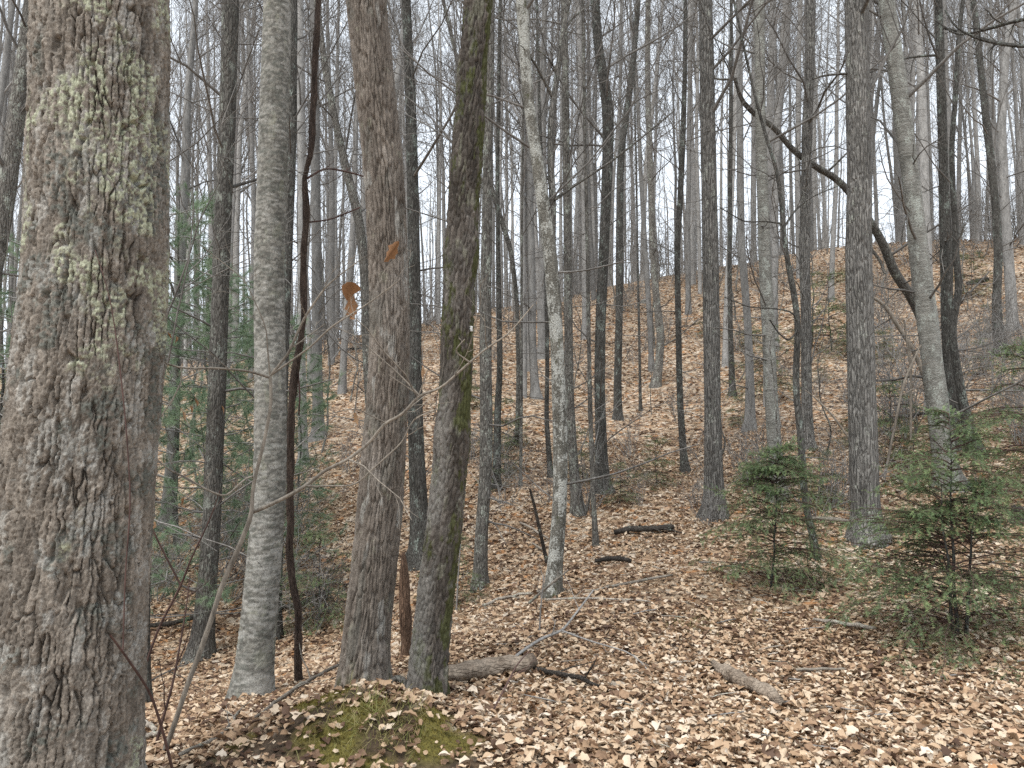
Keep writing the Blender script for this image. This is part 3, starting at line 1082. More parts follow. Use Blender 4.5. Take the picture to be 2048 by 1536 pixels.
carved_tree('massive furrowed brown trunk with yellow-green lichen in the near left corner',
            [(205, 0, 251), (203, 200, 253), (200, 342, 256), (196, 513, 259), (185, 671, 267), (168, 876, 274), (155, 1013, 276), (137, 1187, 284),
             (122, 1392, 293), (114, 1536, 300), (105, 1640, 318)], 2.95, M_T1, 22, 280, 620, relief_furrow, marks_t1)
carved_tree('thick ridged grey-brown trunk rising beside the mossy mound, thickest in mid-picture',
            [(733, 0, 83), (750, 171, 81), (768, 342, 80), (777, 513, 80), (780, 637, 80), (777, 773, 81), (767, 910, 87), (760, 1013, 91),
             (742, 1187, 90), (731, 1290, 92), (728, 1371, 97)], 4.6, M_T2, 20, 140, 430, relief_ridge, marks_t2)
t3_root, t3_base, t3_C, t3_r = carved_tree('dark mossy leaning trunk with white paint blaze, right of the ridged trunk',
            [(957, 0, 60), (949, 102, 58), (942, 205, 62), (934, 308, 63), (927, 410, 62), (922, 513, 60), (918, 602, 64), (914, 705, 62),
             (907, 808, 61), (905, 876, 67), (893, 1013, 67), (875, 1153, 71), (860, 1290, 72), (852, 1402, 70)], 4.3, M_T3, 17, 116, 430, relief_scaly, marks_t3)
carved_tree('pale grey birch trunk with horizontal banding behind the dark hanging vine',
            [(555, 0, 54), (551, 130, 56), (548, 260, 58), (543, 400, 58), (538, 513, 58), (540, 700, 59), (541, 850, 61), (540, 978, 62),
             (528, 1119, 65), (513, 1290, 69), (504, 1375, 76), (500, 1402, 84)], 5.3, M_BEECH_C, 18, 110, 430, relief_birch, marks_birch)
# white blaze on the leaning trunk: a thin slab of paint hugging the bark
_pz = at(942, 660, 4.3)
_zl = _pz[2] - t3_base[2]
_row = int(np.argmin(np.abs(np.linspace(0, 1, len(t3_C)) * 0 + t3_C[:, 2] - _zl)))
_bl = Bag()
_a0 = math.atan2(-t3_base[1], -t3_base[0]) + 0.80
_ang = np.linspace(-0.07, 0.07, 5) + _a0
_zs = _zl + np.linspace(-0.015, 0.015, 6)
_VV = []
for _k, _o in enumerate((0.016, 0.006)):
    for _j, _zv in enumerate(_zs):
        _jit = 0.02 * math.sin(_j * 2.1)
        for _a in _ang:
            _rr = t3_r[_row] * 1.0 + _o
            _VV.append((t3_C[_row, 0] + math.cos(_a + _jit) * _rr, t3_C[_row, 1] + math.sin(_a + _jit) * _rr, _zv))
_q = [(j * 5 + i, j * 5 + i + 1, j * 5 + i + 6, j * 5 + i + 5) for j in range(5) for i in range(4)]
_q2 = [(a + 30, d + 30, c + 30, b + 30) for a, b, c, d in _q]
_rim = [0, 1, 2, 3, 4, 9, 14, 19, 24, 29, 28, 27, 26, 25, 20, 15, 10, 5]
_q3 = [(_rim[i], _rim[i] + 30, _rim[(i + 1) % 18] + 30, _rim[(i + 1) % 18]) for i in range(18)]
_bl.add(_VV, _q + _q2 + _q3)
_o = link('paint_blaze', _bl.mesh('paint_blaze', M_PAINT), t3_root)
_o['label'] = 'small white painted trail blaze'

# trunks one can follow in the photograph
tree('dark leaning trunk at the far left edge behind the massive trunk', [(65, 0, 30), (45, 150, 31), (20, 330, 34), (2, 450, 35), (-40, 700, 37), (-85, 1000, 40), (-110, 1180, 44)], 9.0, M_GREY, 19)
tree('straight slim grey-brown trunk standing between the massive trunk and the birch', [(461, 0, 33), (456, 200, 33), (448, 400, 33), (443, 513, 34), (434, 780, 34), (430, 876, 34), (425, 1016, 35), (416, 1153, 37), (404, 1290, 42), (396, 1370, 48)], 8.2, M_GREY, 21, 20)
tree('slender dark trunk half hidden behind the right side of the birch', [(586, 0, 18), (584, 250, 20), (576, 450, 22), (566, 700, 24), (556, 1000, 26), (548, 1200, 30)], 8.4, M_DARK, 18)
tree('dark slim trunk just behind the right edge of the ridged trunk', [(812, 0, 18), (820, 171, 22), (825, 342, 23), (828, 513, 25), (829, 637, 27), (829, 773, 30), (833, 910, 34), (838, 1013, 36), (841, 1110, 40)], 9.5, M_DARK, 19)
tree('crooked mossy grey tree curving up left behind the ridged trunk', [(640, 60, 12), (652, 150, 14), (672, 250, 15), (695, 350, 17), (716, 430, 19), (728, 520, 20), (732, 620, 20), (738, 760, 22), (748, 900, 24), (755, 1010, 26)], 10.5, M_GREY, 15)
tree('pale lichen-spotted slender trunk with green moss patches in mid-picture', [(1044, 0, 27), (1049, 100, 24), (1054, 180, 23), (1063, 250, 23), (1078, 342, 25), (1090, 440, 27), (1101, 513, 28), (1105, 568, 28), (1113, 671, 27), (1117, 773, 28), (1121, 876, 30), (1121, 950, 29), (1120, 1013, 29), (1111, 1119, 31), (1106, 1180, 34)], 7.0, M_PALE, 14, 20,
     low=6, limbs=[([(1104, 480, 16), (1106, 400, 15), (1100, 310, 14), (1102, 230, 13), (1112, 170, 12), (1126, 60, 11), (1142, -20, 10)], 7.0, 7.3, 4),
                   ([(1108, 400, 8), (1150, 370, 6), (1220, 325, 5), (1290, 270, 4), (1350, 220, 3)], 7.0, 7.4, 4)], tm=M_GREY)
tree('dark charcoal trunk with a flared mossy foot right of the pale spotted trunk', [(1190, 0, 18), (1197, 100, 19), (1206, 150, 21), (1216, 215, 23), (1216, 300, 22), (1212, 400, 21), (1208, 500, 21), (1201, 640, 21), (1199, 775, 22), (1203, 910, 24), (1206, 978, 30)], 11.0, M_DARK, 18, n1=10)
tree('thin dark trunk forking upward just right of the charcoal trunk', [(1276, 0, 11), (1268, 110, 12), (1257, 200, 13), (1245, 275, 14), (1240, 350, 15), (1239, 500, 15), (1238, 640, 15), (1235, 775, 16), (1236, 843, 19)], 16.0, M_DARK, 20)
tree('grey trunk on the leafy slope left of the pale spotted trunk', [(1040, 0, 14), (1054, 250, 16), (1062, 500, 17), (1064, 650, 16), (1066, 720, 16), (1071, 788, 20)], 18.0, M_FAR, 22)
tree('grey upright trunk emerging just right of the dark leaning trunk', [(982, 0, 16), (979, 200, 18), (974, 420, 21), (972, 560, 23), (971, 700, 24), (973, 820, 25), (972, 944, 25), (963, 1060, 26), (960, 1180, 30)], 8.5, M_GREY, 18)
tree('dark thin trunk tucked behind the grey upright trunk', [(995, 300, 8), (996, 500, 9), (998, 620, 10), (1000, 740, 12), (995, 820, 14), (993, 970, 17)], 11.5, M_DARK, 15)
tree('thin grey-brown stem leaning left high on the middle slope', [(960, 300, 9), (990, 400, 10), (1022, 500, 10), (1034, 600, 9), (1037, 740, 9), (1036, 885, 12)], 14.0, M_GREY, 14)
tree('very thin straight stem beside the leaning grey-brown stem', [(1048, 150, 4), (1044, 400, 5), (1043, 600, 5), (1043, 800, 6), (1041, 968, 7)], 11.5, M_GREY, 10, 8)
tree('thin dark stem just left of the pale spotted trunk', [(1080, 250, 7), (1086, 400, 8), (1091, 500, 8), (1095, 700, 9), (1093, 840, 10), (1101, 950, 12)], 12.0, M_DARK, 12, 10)
tree('grey trunk with flared foot half behind the pale spotted trunk', [(1128, 0, 13), (1132, 250, 15), (1135, 500, 16), (1139, 800, 18), (1146, 920, 19), (1154, 1004, 25)], 10.3, M_GREY, 17)
tree('thin mossy stem between the pale trunk and the charcoal trunk', [(1166, 0, 7), (1170, 300, 7), (1175, 500, 8), (1178, 705, 8), (1181, 842, 9), (1187, 1013, 10), (1190, 1058, 12)], 9.0, M_GREY, 12, 10)
tree('bent brown trunk swelling at its middle on the upper slope', [(1296, 200, 12), (1301, 350, 12), (1305, 500, 13), (1313, 600, 14), (1322, 672, 16), (1318, 730, 16), (1311, 775, 20)], 20.0, M_GREY, 20)
tree('hair-thin stem on the slope below the bent brown trunk', [(1272, 300, 4), (1275, 500, 4), (1278, 650, 5), (1281, 820, 6)], 17.0, M_DARK, 9, 8)
tree('slim dark wavering trunk left of the tall straight grey trunk', [(1371, 0, 8), (1370, 130, 9), (1367, 240, 11), (1360, 410, 12), (1354, 500, 12), (1357, 671, 12), (1360, 808, 13), (1367, 910, 15), (1371, 949, 19)], 12.0, M_DARK, 15)
tree('tall straight grey trunk standing behind the left small hemlock', [(1411, 0, 29), (1415, 200, 29), (1419, 410, 31), (1421, 513, 32), (1424, 740, 33), (1427, 944, 36), (1429, 1038, 40)], 9.5, M_POPLAR, 24, 24, low=0)
tree('pale banded trunk rising behind the top of the left small hemlock', [(1519, 0, 20), (1520, 170, 21), (1522, 300, 22), (1527, 420, 24), (1529, 513, 24), (1536, 637, 25), (1541, 773, 26), (1550, 900, 28), (1556, 982, 32)], 9.7, M_BEECH, 17, 20)
tree('grey-brown trunk rising between the pale banded trunk and the thick right trunk', [(1622, 0, 18), (1620, 140, 18), (1615, 240, 20), (1611, 400, 20), (1609, 513, 20), (1612, 637, 20), (1613, 808, 21), (1617, 888, 25)], 11.7, M_POPLAR, 20)
tree('sinuous dark sapling trunk weaving in front of the grey-brown trunk', [(1500, 150, 5), (1522, 239, 6), (1539, 297, 7), (1556, 342, 8), (1566, 444, 9), (1570, 496, 10), (1584, 568, 11), (1594, 620, 12), (1597, 664, 12), (1591, 739, 13), (1592, 790, 13), (1601, 859, 14), (1603, 910, 14), (1610, 1013, 14), (1624, 1060, 13), (1633, 1114, 16)], 7.8, M_DARK, 7, 10, n1=5, low=0,
     limbs=[([(1568, 455, 5), (1590, 420, 4), (1620, 395, 3), (1680, 370, 2)], 7.8, 7.9, 3), ([(1566, 448, 4), (1530, 442, 3), (1490, 445, 3), (1440, 415, 2)], 7.8, 7.6, 3),
            ([(1597, 650, 5), (1590, 670, 4), (1575, 682, 4), (1556, 665, 3), (1540, 640, 3)], 7.8, 7.6, 0), ([(1596, 650, 4), (1588, 625, 4), (1560, 618, 3), (1500, 615, 3), (1450, 595, 2)], 7.8, 7.5, 2)], L1=(0.8, 1.6))
tree('thickest right-hand trunk, straight grey furrowed bark', [(1713, 0, 46), (1715, 120, 45), (1717, 240, 45), (1719, 410, 49), (1717, 513, 48), (1722, 705, 52), (1725, 842, 53), (1727, 944, 55), (1731, 1006, 56), (1735, 1074, 64)], 8.1, M_POPLAR, 25, 28, low=0,
     limbs=[([(1720, 145, 6), (1650, 150, 5), (1625, 158, 4)], 8.1, 8.0, 2)])
tree('pale banded trunk leaning left behind the right small hemlock', [(1772, 0, 30), (1785, 85, 32), (1797, 171, 33), (1808, 256, 34), (1820, 342, 34), (1830, 430, 35), (1838, 513, 36), (1855, 637, 38), (1870, 773, 41), (1888, 910, 41), (1897, 965, 46)], 9.3, M_BEECH, 18, 24)
tree('dark scaly trunk right behind the pale leaning trunk', [(1877, 0, 15), (1883, 205, 17), (1888, 376, 19), (1893, 500, 24), (1894, 637, 22), (1900, 773, 24), (1908, 900, 30)], 11.0, M_DARK, 18,
     limbs=[([(1880, 110, 6), (1840, 112, 5), (1800, 118, 4), (1740, 145, 3)], 11.0, 10.6, 3), ([(1878, 55, 6), (1930, 65, 5), (1990, 85, 5), (2060, 92, 4)], 11.0, 10.4, 5)])
tree('snaking dark stem with an S-bend against the dark scaly trunk', [(1926, 0, 8), (1916, 85, 9), (1912, 188, 9), (1903, 290, 10), (1906, 393, 11), (1913, 470, 12), (1910, 510, 13), (1916, 544, 13), (1920, 575, 13), (1914, 606, 14), (1905, 637, 14), (1905, 688, 15), (1915, 739, 16), (1926, 808, 18), (1938, 859, 23), (1946, 893, 30)], 10.4, M_DARK, 11, 12, n1=5, knobs=0.03)
tree('gnarled grey trunk at the right edge of the upper slope', [(1960, 120, 12), (1974, 256, 14), (1982, 320, 15), (1992, 420, 15), (1997, 513, 16), (1993, 600, 17), (1996, 660, 19), (2003, 705, 26)], 17.0, M_DARK, 17)
tree('dark trunk leaning far left with crooked top, crossing behind the thick right trunk', [(1471, 157, 6.0), (1478, 198, 7.6), (1505, 229, 9.3), (1539, 246, 10.2), (1560, 267, 11.0), (1580, 297, 11.9), (1608, 318, 11.9), (1638, 338, 12.8), (1673, 355, 13.6), (1700, 385, 14.4), (1744, 448, 15.3), (1768, 489, 17.0), (1789, 548, 17.8), (1816, 582, 18.7), (1833, 613, 19.6), (1862, 680, 20.4), (1885, 800, 22.9)], 12.6, M_GREY, 4, 12, n1=0, low=7, knobs=0.03, d_top=11.5,
     limbs=[([(1471, 157, 6), (1440, 160, 4), (1410, 150, 3), (1380, 120, 2)], 11.5, 11.2, 3), ([(1620, 322, 7), (1645, 350, 6), (1660, 340, 5), (1700, 300, 3)], 12, 11.8, 3),
            ([(1745, 450, 9), (1735, 490, 7), (1760, 520, 6), (1770, 548, 6)], 12.2, 12.1, 0)])
tree('pale bowed sapling arching left below the leaning dark trunk', [(1745, 595, 6), (1772, 607, 8), (1789, 644, 9), (1809, 671, 9), (1826, 698, 9), (1845, 740, 10), (1870, 850, 11)], 11.6, M_PTWIG, 2, 8, n1=0, low=5)
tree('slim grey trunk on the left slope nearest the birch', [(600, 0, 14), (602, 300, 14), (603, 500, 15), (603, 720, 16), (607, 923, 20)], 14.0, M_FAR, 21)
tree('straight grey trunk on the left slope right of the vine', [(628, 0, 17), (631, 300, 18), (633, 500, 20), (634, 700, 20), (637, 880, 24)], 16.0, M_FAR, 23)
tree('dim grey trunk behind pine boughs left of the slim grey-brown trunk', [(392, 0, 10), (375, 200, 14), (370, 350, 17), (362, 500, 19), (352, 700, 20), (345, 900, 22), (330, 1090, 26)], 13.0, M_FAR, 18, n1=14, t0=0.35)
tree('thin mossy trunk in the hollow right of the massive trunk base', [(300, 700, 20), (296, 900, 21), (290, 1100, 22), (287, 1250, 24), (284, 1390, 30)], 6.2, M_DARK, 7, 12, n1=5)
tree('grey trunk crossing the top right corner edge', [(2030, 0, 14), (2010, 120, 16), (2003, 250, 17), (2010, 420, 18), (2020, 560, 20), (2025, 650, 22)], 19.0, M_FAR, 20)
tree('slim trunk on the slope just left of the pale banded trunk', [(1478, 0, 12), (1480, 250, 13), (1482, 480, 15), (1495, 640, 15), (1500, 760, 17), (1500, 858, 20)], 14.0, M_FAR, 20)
tree('dark narrow trunk on the slope right of the tall straight grey trunk', [(1462, 200, 8), (1460, 400, 9), (1459, 550, 9), (1461, 660, 10), (1464, 760, 12)], 18.0, M_DARK, 16)

# ------------------------------------------------------------------ trees further up the hill: variants, then copies
VAR = []
for v in range(10):
    rng = np.random.default_rng(500 + v)
    H = rng.uniform(17, 24)
    r0 = rng.uniform(0.075, 0.155)
    k = 12
    zz = np.linspace(-0.4, H, k)
    lean = rng.normal(size=2) * 0.5
    wob = np.cumsum(rng.normal(size=(k, 2)) * 0.16, 0)
    zn = np.clip(zz / H, 0, 1)
    P = np.stack([lean[0] * zn ** 1.5 + wob[:, 0] * zn, lean[1] * zn ** 1.5 + wob[:, 1] * zn, zz], 1)
    R = r0 * (1 - 0.86 * np.clip(zz / H, 0, 1) ** 1.2)
    b, Q, r = tube_trunk(P, R, 9, 0.5, 0.04, 99)
    fork = v % 3 == 0
    c = crown(Q, r, rng, 0.30 if fork else 0.40, 17 if fork else 14, 5, 4, (2.6, 5.4) if fork else (1.8, 3.8), 3, 0.005, 10, (18, 45) if fork else (28, 60))
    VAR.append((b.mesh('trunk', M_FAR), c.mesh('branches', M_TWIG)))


def put(var, x, y, sc, rz, label, group, zs=1.0, name='tree', cat='tree'):
    z = hz(x, y)
    e = empty(name, (x, y, z), label, cat, group, rz, 1)
    e.scale = (sc, sc, sc * zs)
    link('trunk', var[0], e)
    link('branches', var[1], e)
    return e


rng = np.random.default_rng(99)
placed = []
MARKS = [(190, 'massive trunk'), (438, 'slim grey-brown trunk'), (540, 'birch'), (778, 'ridged trunk'), (918, 'dark leaning trunk'), (1110, 'pale spotted trunk'), (1203, 'charcoal trunk'),
         (1422, 'straight grey trunk'), (1533, 'pale banded trunk'), (1720, 'thick right trunk'), (1850, 'pale leaning trunk')]
ORD = ['first', 'second', 'third', 'fourth', 'fifth', 'sixth', 'seventh', 'eighth', 'ninth', 'tenth', 'eleventh', 'twelfth', 'thirteenth', 'fourteenth', 'fifteenth', 'sixteenth',
       'seventeenth', 'eighteenth', 'nineteenth', 'twentieth'] + ['twenty-' + w for w in ('first', 'second', 'third', 'fourth', 'fifth', 'sixth', 'seventh', 'eighth', 'ninth')] + ['thirtieth'] + \
      ['thirty-' + w for w in ('first', 'second', 'third', 'fourth', 'fifth', 'sixth')]
TOLD = {}


def tell(e, what):
    TOLD.setdefault(what, []).append(e)


def write_labels():
    for what, es in TOLD.items():
        slots = {}
        for e in es:
            px = PW / 2 + e.location.x / e.location.y * FPX
            k = sum(px > m[0] for m in MARKS)
            slots.setdefault(k, []).append((px, e))
        for k, lst in slots.items():
            lst.sort(key=lambda t: t[0])
            if k == 0:
                where = 'left of the massive trunk'
            elif k == len(MARKS):
                where = 'beyond the pale leaning trunk'
            else:
                where = 'between %s and %s' % (MARKS[k - 1][1], MARKS[k][1])
            for i, (px, e) in enumerate(lst):
                od = '' if len(lst) == 1 else (', leftmost' if i == 0 else (', %s from left' % ORD[i] if i < 36 else ', far right'))
                e['label'] = '%s%s %s' % (what, od, where)




def free(x, y, dm):
    return all((x - a) ** 2 + (y - b) ** 2 > dm * dm for a, b in placed)


def scatter(n, y0, y1, dm, fn, xk=0.74, bias=1.0):
    c, tries = 0, 0
    while c < n and tries < n * 60:
        tries += 1
        y = math.sqrt(rng.uniform(y0 * y0, y1 * y1))
        x = rng.uniform(-xk, xk) * y
        if free(x, y, dm):
            placed.append((x, y))
            fn(x, y)
            c += 1


scatter(58, 16, 32, 1.4, lambda x, y: tell(put(VAR[rng.integers(10)], x, y, rng.uniform(0.75, 1.0), rng.uniform(0, 6.28),
        '', 'bare trees on the slope'), 'bare slope tree'))
scatter(135, 30, 48, 0.9, lambda x, y: tell(put(VAR[rng.integers(10)], x, y, rng.uniform(0.75, 1.1), rng.uniform(0, 6.28),
        '', 'bare trees on the ridge'), 'thin bare ridge tree'))
scatter(64, 48, 76, 1.2, lambda x, y: put(VAR[rng.integers(10)], x, y, rng.uniform(0.85, 1.25), rng.uniform(0, 6.28),
        'far thin bare tree beyond the ridge, only trunk and twigs showing', 'bare trees beyond the ridge'))

# the wood beyond, which reads as one mass of thin trunks
fb = Bag()
rf_ = np.random.default_rng(321)
nf = 430
yf = np.sqrt(rf_.uniform(40 ** 2, 115 ** 2, nf))
xf = rf_.uniform(-0.75, 0.75, nf) * yf
zf = height(xf, yf)
tt = np.linspace(0, 1, 7)
Hf = rf_.uniform(16, 27, nf)
ln_ = rf_.normal(size=(nf, 2)) * 0.7
Pf = np.stack([xf[:, None] + ln_[:, :1] * tt ** 1.5, yf[:, None] + ln_[:, 1:] * tt ** 1.5, zf[:, None] - 0.3 + Hf[:, None] * tt], -1)
Pf[..., :2] += np.cumsum(rf_.normal(size=(nf, 7, 2)) * 0.10, 1)
Rf = rf_.uniform(0.05, 0.15, nf)[:, None] * np.linspace(1, 0.15, 7)[None]
fb.tubes(Pf, Rf, 4)
Af, raf = grow(Pf, Rf, 6, 0.45, 0.98, (1.5, 3.5), (20, 50), 0.12, 0.08, 5, 0.4, rf_, 0.008, 0.4, 0.4)
fb.tubes(Af, raf, 3)
Bf, rbf = grow(Af, raf, 2, 0.25, 1.0, (0.5, 1.4), (20, 50), 0.08, 0.08, 3, 0.6, rf_, 0.006, 0.5)
fb.tubes(Bf, rbf, 3)
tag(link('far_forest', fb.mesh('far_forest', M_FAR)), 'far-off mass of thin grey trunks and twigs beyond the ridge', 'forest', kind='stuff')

# ------------------------------------------------------------------ saplings and bare shrubs on the slope
SAP = []
for v in range(6):
    rs = np.random.default_rng(700 + v)
    H = rs.uniform(2.5, 5.5)
    zz = np.linspace(-0.1, H, 10)
    wob = np.cumsum(rs.normal(size=(10, 2)) * 0.09, 0)
    P = np.stack([wob[:, 0], wob[:, 1], zz], 1)
    R = np.linspace(0.018, 0.005, 10) * rs.uniform(0.7, 1.5)
    b = Bag()
    Q, r = resample(P, R, 24, 1)
    b.tubes(Q, r, 6)
    c = Bag()
    A, ra = grow(Q, r, 14, 0.25, 0.98, (0.4, 1.3), (35, 70), 0.06, 0.16, 6, 0.55, rs, 0.003, 0.4, 0.5)
    c.tubes(A, ra, 4)
    B, rb = grow(A, ra, 4, 0.2, 1, (0.15, 0.5), (30, 65), 0.04, 0.2, 4, 0.7, rs, 0.0025, 0.6)
    c.tubes(B, rb, 3)
    SAP.append((b.mesh('trunk', M_GREY), c.mesh('branches', M_TWIG)))
SHR = []
for v in range(4):
    rs = np.random.default_rng(800 + v)
    b = Bag()
    st = np.zeros((9, 6, 3))
    for k in range(9):
        a = rs.uniform(0, 6.28)
        d = np.array([math.cos(a) * 0.55, math.sin(a) * 0.55, 1.0])
        p = np.array([math.cos(a) * 0.05, math.sin(a) * 0.05, -0.05])
        for j in range(6):
            st[k, j] = p
            d = unit((d + rs.normal(size=3) * 0.25)[None])[0]
            p = p + d * rs.uniform(0.12, 0.32)
    R = np.broadcast_to(np.linspace(0.008, 0.003, 6), (9, 6))
    b.tubes(st, R, 4)
    c = Bag()
    A, ra = grow(st, R, 5, 0.2, 1, (0.2, 0.6), (30, 70), 0.05, 0.25, 5, 0.7, rs, 0.0025, 0.6)
    c.tubes(A, ra, 3)
    B, rb = grow(A, ra, 4, 0.2, 1, (0.1, 0.3), (30, 70), 0.03, 0.25, 3, 0.8, rs, 0.002, 0.7)
    c.tubes(B, rb, 3)
    SHR.append((b.mesh('stems', M_TWIG), c.mesh('branches', M_TWIG)))


def put_shrub(x, y, sc, label, group):
    e = empty('shrub', (x, y, hz(x, y)), label, 'shrub', group, rng.uniform(0, 6.28), sc)
    v = SHR[rng.integers(4)]
    link('stem', v[0], e)
    link('branches', v[1], e)
    tell(e, label)


scatter(90, 8.5, 34, 0.6, lambda x, y: tell(put(SAP[rng.integers(6)], x, y, rng.uniform(0.6, 1.2), rng.uniform(0, 6.28),
        '', 'leafless saplings on the slope', name='sapling', cat='sapling'), 'leafless sapling on slope'), 0.7)
for k in range(34):
    px, py = rng.uniform(1740, 2120), rng.uniform(640, 900)
    p = hit(px, py)
    put_shrub(p[0], p[1], rng.uniform(0.7, 1.5), 'tangled bare brush shrub', 'brush on the right-hand slope')
for k in range(22):
    px, py = rng.uniform(250, 700), rng.uniform(960, 1280)
    p = hit(px, py)
    put_shrub(p[0], p[1], rng.uniform(0.6, 1.2), 'bare shrub in hollow', 'brush in the hollow')
for k in range(70):
    y_ = rng.uniform(27, 36)
    x_ = rng.uniform(-0.5, 0.68) * y_
    put_shrub(x_, y_, rng.uniform(1.2, 2.6), 'hazy bare ridge shrub', 'brush along the ridge')
for k in range(60):
    px, py = rng.uniform(650, 1750), rng.uniform(580, 1060)
    p = hit(px, py)
    put_shrub(p[0], p[1], rng.uniform(0.4, 0.9), 'low bare twiggy shrub', 'low brush on the middle slope')



# ------------------------------------------------------------------ evergreens
def needles(bag, P, rng, length, width, per, flat=True, tone=(0, 1)):
    """Needle triangles along twig lines P (N,K,3): flat comb on both sides."""
    N, K, _ = P.shape
    t = (np.arange(per) + 0.5) / per * (K - 1)
    k = np.minimum(t.astype(int), K - 2)
    f = (t - k)[None, :, None]
    pos = P[:, k] * (1 - f) + P[:, k + 1] * f
    tan = unit(P[:, k + 1] - P[:, k])
    side = unit(np.cross(tan, np.array([0, 0, 1.0])))
    nrm = np.cross(side, tan)
    tw = rng.uniform(tone[0], tone[1], (N, 1))
    for sg in (-1, 1):
        d = unit(sg * side * 0.9 + tan * 0.45 + nrm * rng.normal(size=(N, per, 1)) * 0.28)
        L = length * rng.uniform(0.7, 1.2, (N, per, 1))
        wv = tan * width * 0.5
        V = np.stack([pos - wv, pos + wv, pos + d * L], 2).reshape(-1, 3)
        n = N * per
        bag.add(V, None, np.arange(n * 3).reshape(-1, 3), np.repeat(np.clip(np.broadcast_to(tw, (N, per)).ravel() + rng.normal(size=n) * 0.08, 0, 1), 3))


def hemlock(seed, H, W, nbr, stems=1, dens=1.0):
    rs = np.random.default_rng(seed)
    tb, nb, bb = Bag(), Bag(), Bag()
    lines = []
    for s in range(stems):
        h = H * (1 if s == 0 else rs.uniform(0.6, 0.85))
        z = np.linspace(-0.06, h, 12)
        off = rs.normal(size=2) * (0.0 if s == 0 else 0.05)
        ln = rs.normal(size=2) * 0.05 + (off * 2)
        P = np.stack([off[0] + ln[0] * z / H, off[1] + ln[1] * z / H, z], 1)
        P[:, :2] += np.cumsum(rs.normal(size=(12, 2)) * 0.008, 0)
        R = np.linspace(0.014 * H / 1.5, 0.002, 12)
        tb.tubes(P, R, 7)
        m = nbr if s == 0 else nbr // 2
        for k in range(m):
            t = rs.uniform(0.05, 0.97)
            p = np.array([np.interp(t * h, z, P[:, i]) for i in range(3)])
            a = rs.uniform(0, 2 * math.pi)
            L = W * (1 - t) ** 0.7 * rs.uniform(0.55, 1.1) * (0.75 + 0.25 * min(1, t / 0.2)) + 0.07
            el = rs.uniform(0.0, 0.38) + 0.35 * t
            d = np.array([math.cos(a) * math.cos(el), math.sin(a) * math.cos(el), math.sin(el)])
            q = [p]
            for j in range(7):
                d = unit((d + np.array([0, 0, -0.10]) + rs.normal(size=3) * 0.07)[None])[0]
                q.append(q[-1] + d * L / 7)
            lines.append(np.array(q))
    A = np.array(lines)
    ra = np.broadcast_to(np.linspace(0.005, 0.0015, 8), A.shape[:2])
    bb.tubes(A, ra, 4)
    # side sprays held flat
    idx = np.repeat(np.arange(len(A)), 12)
    M = len(idx)
    t = np.tile((np.arange(12) + 0.5) / 12, len(A)) * 0.92 + 0.06
    f = t * 7
    k = np.minimum(f.astype(int), 6)
    fr = (f - k)[:, None]
    pos = A[idx, k] * (1 - fr) + A[idx, k + 1] * fr
    tan = unit(A[idx, k + 1] - A[idx, k])
    side = unit(np.cross(tan, np.array([0, 0, 1.0])))
    sg = np.where(np.tile(np.arange(12), len(A)) % 2 == 0, 1, -1)[:, None]
    d = unit(tan * 0.8 + side * sg * 0.75 + rs.normal(size=(M, 3)) * 0.16)
    BL = np.linalg.norm(A[idx, -1] - A[idx, 0], axis=1)
    L2 = (BL * (1 - t) * 0.45 + 0.05) * rs.uniform(0.7, 1.25, M)
    B = np.zeros((M, 4, 3))
    B[:, 0] = pos
    for j in range(1, 4):
        d = unit(d + np.array([0, 0, -0.10]) + rs.normal(size=(M, 3)) * 0.06)
        B[:, j] = B[:, j - 1] + d * (L2 / 3)[:, None]
    bb.tubes(B, np.broadcast_to(np.linspace(0.0018, 0.001, 4), (M, 4)), 3)
    C, rc = grow(B, np.full((M, 4), 0.001), 3, 0.25, 0.9, (0.03, 0.075), (35, 60), -0.06, 0.08, 3, 0.8, rs, 0.0009)
    needles(nb, A[:, 1:], rs, 0.014, 0.0046, int(26 * dens), tone=(0.1, 0.6))
    needles(nb, B, rs, 0.0145, 0.0048, int(13 * dens), tone=(0.1, 0.9))
    needles(nb, C, rs, 0.0135, 0.0048, int(6 * dens), tone=(0.25, 1.0))
    return tb.mesh('trunk', M_DARK), bb.mesh('branches', M_DTWIG), nb.mesh('needles', M_HEM, False, 'rnd')


def put_hem(var, p, sc, label, group=None, rz=0, cat='hemlock'):
    e = empty('hemlock', (p[0], p[1], hz(p[0], p[1])), label, cat, group, rz, sc)
    link('trunk', var[0], e)
    link('branches', var[1], e)
    link('needles', var[2], e)
    return e


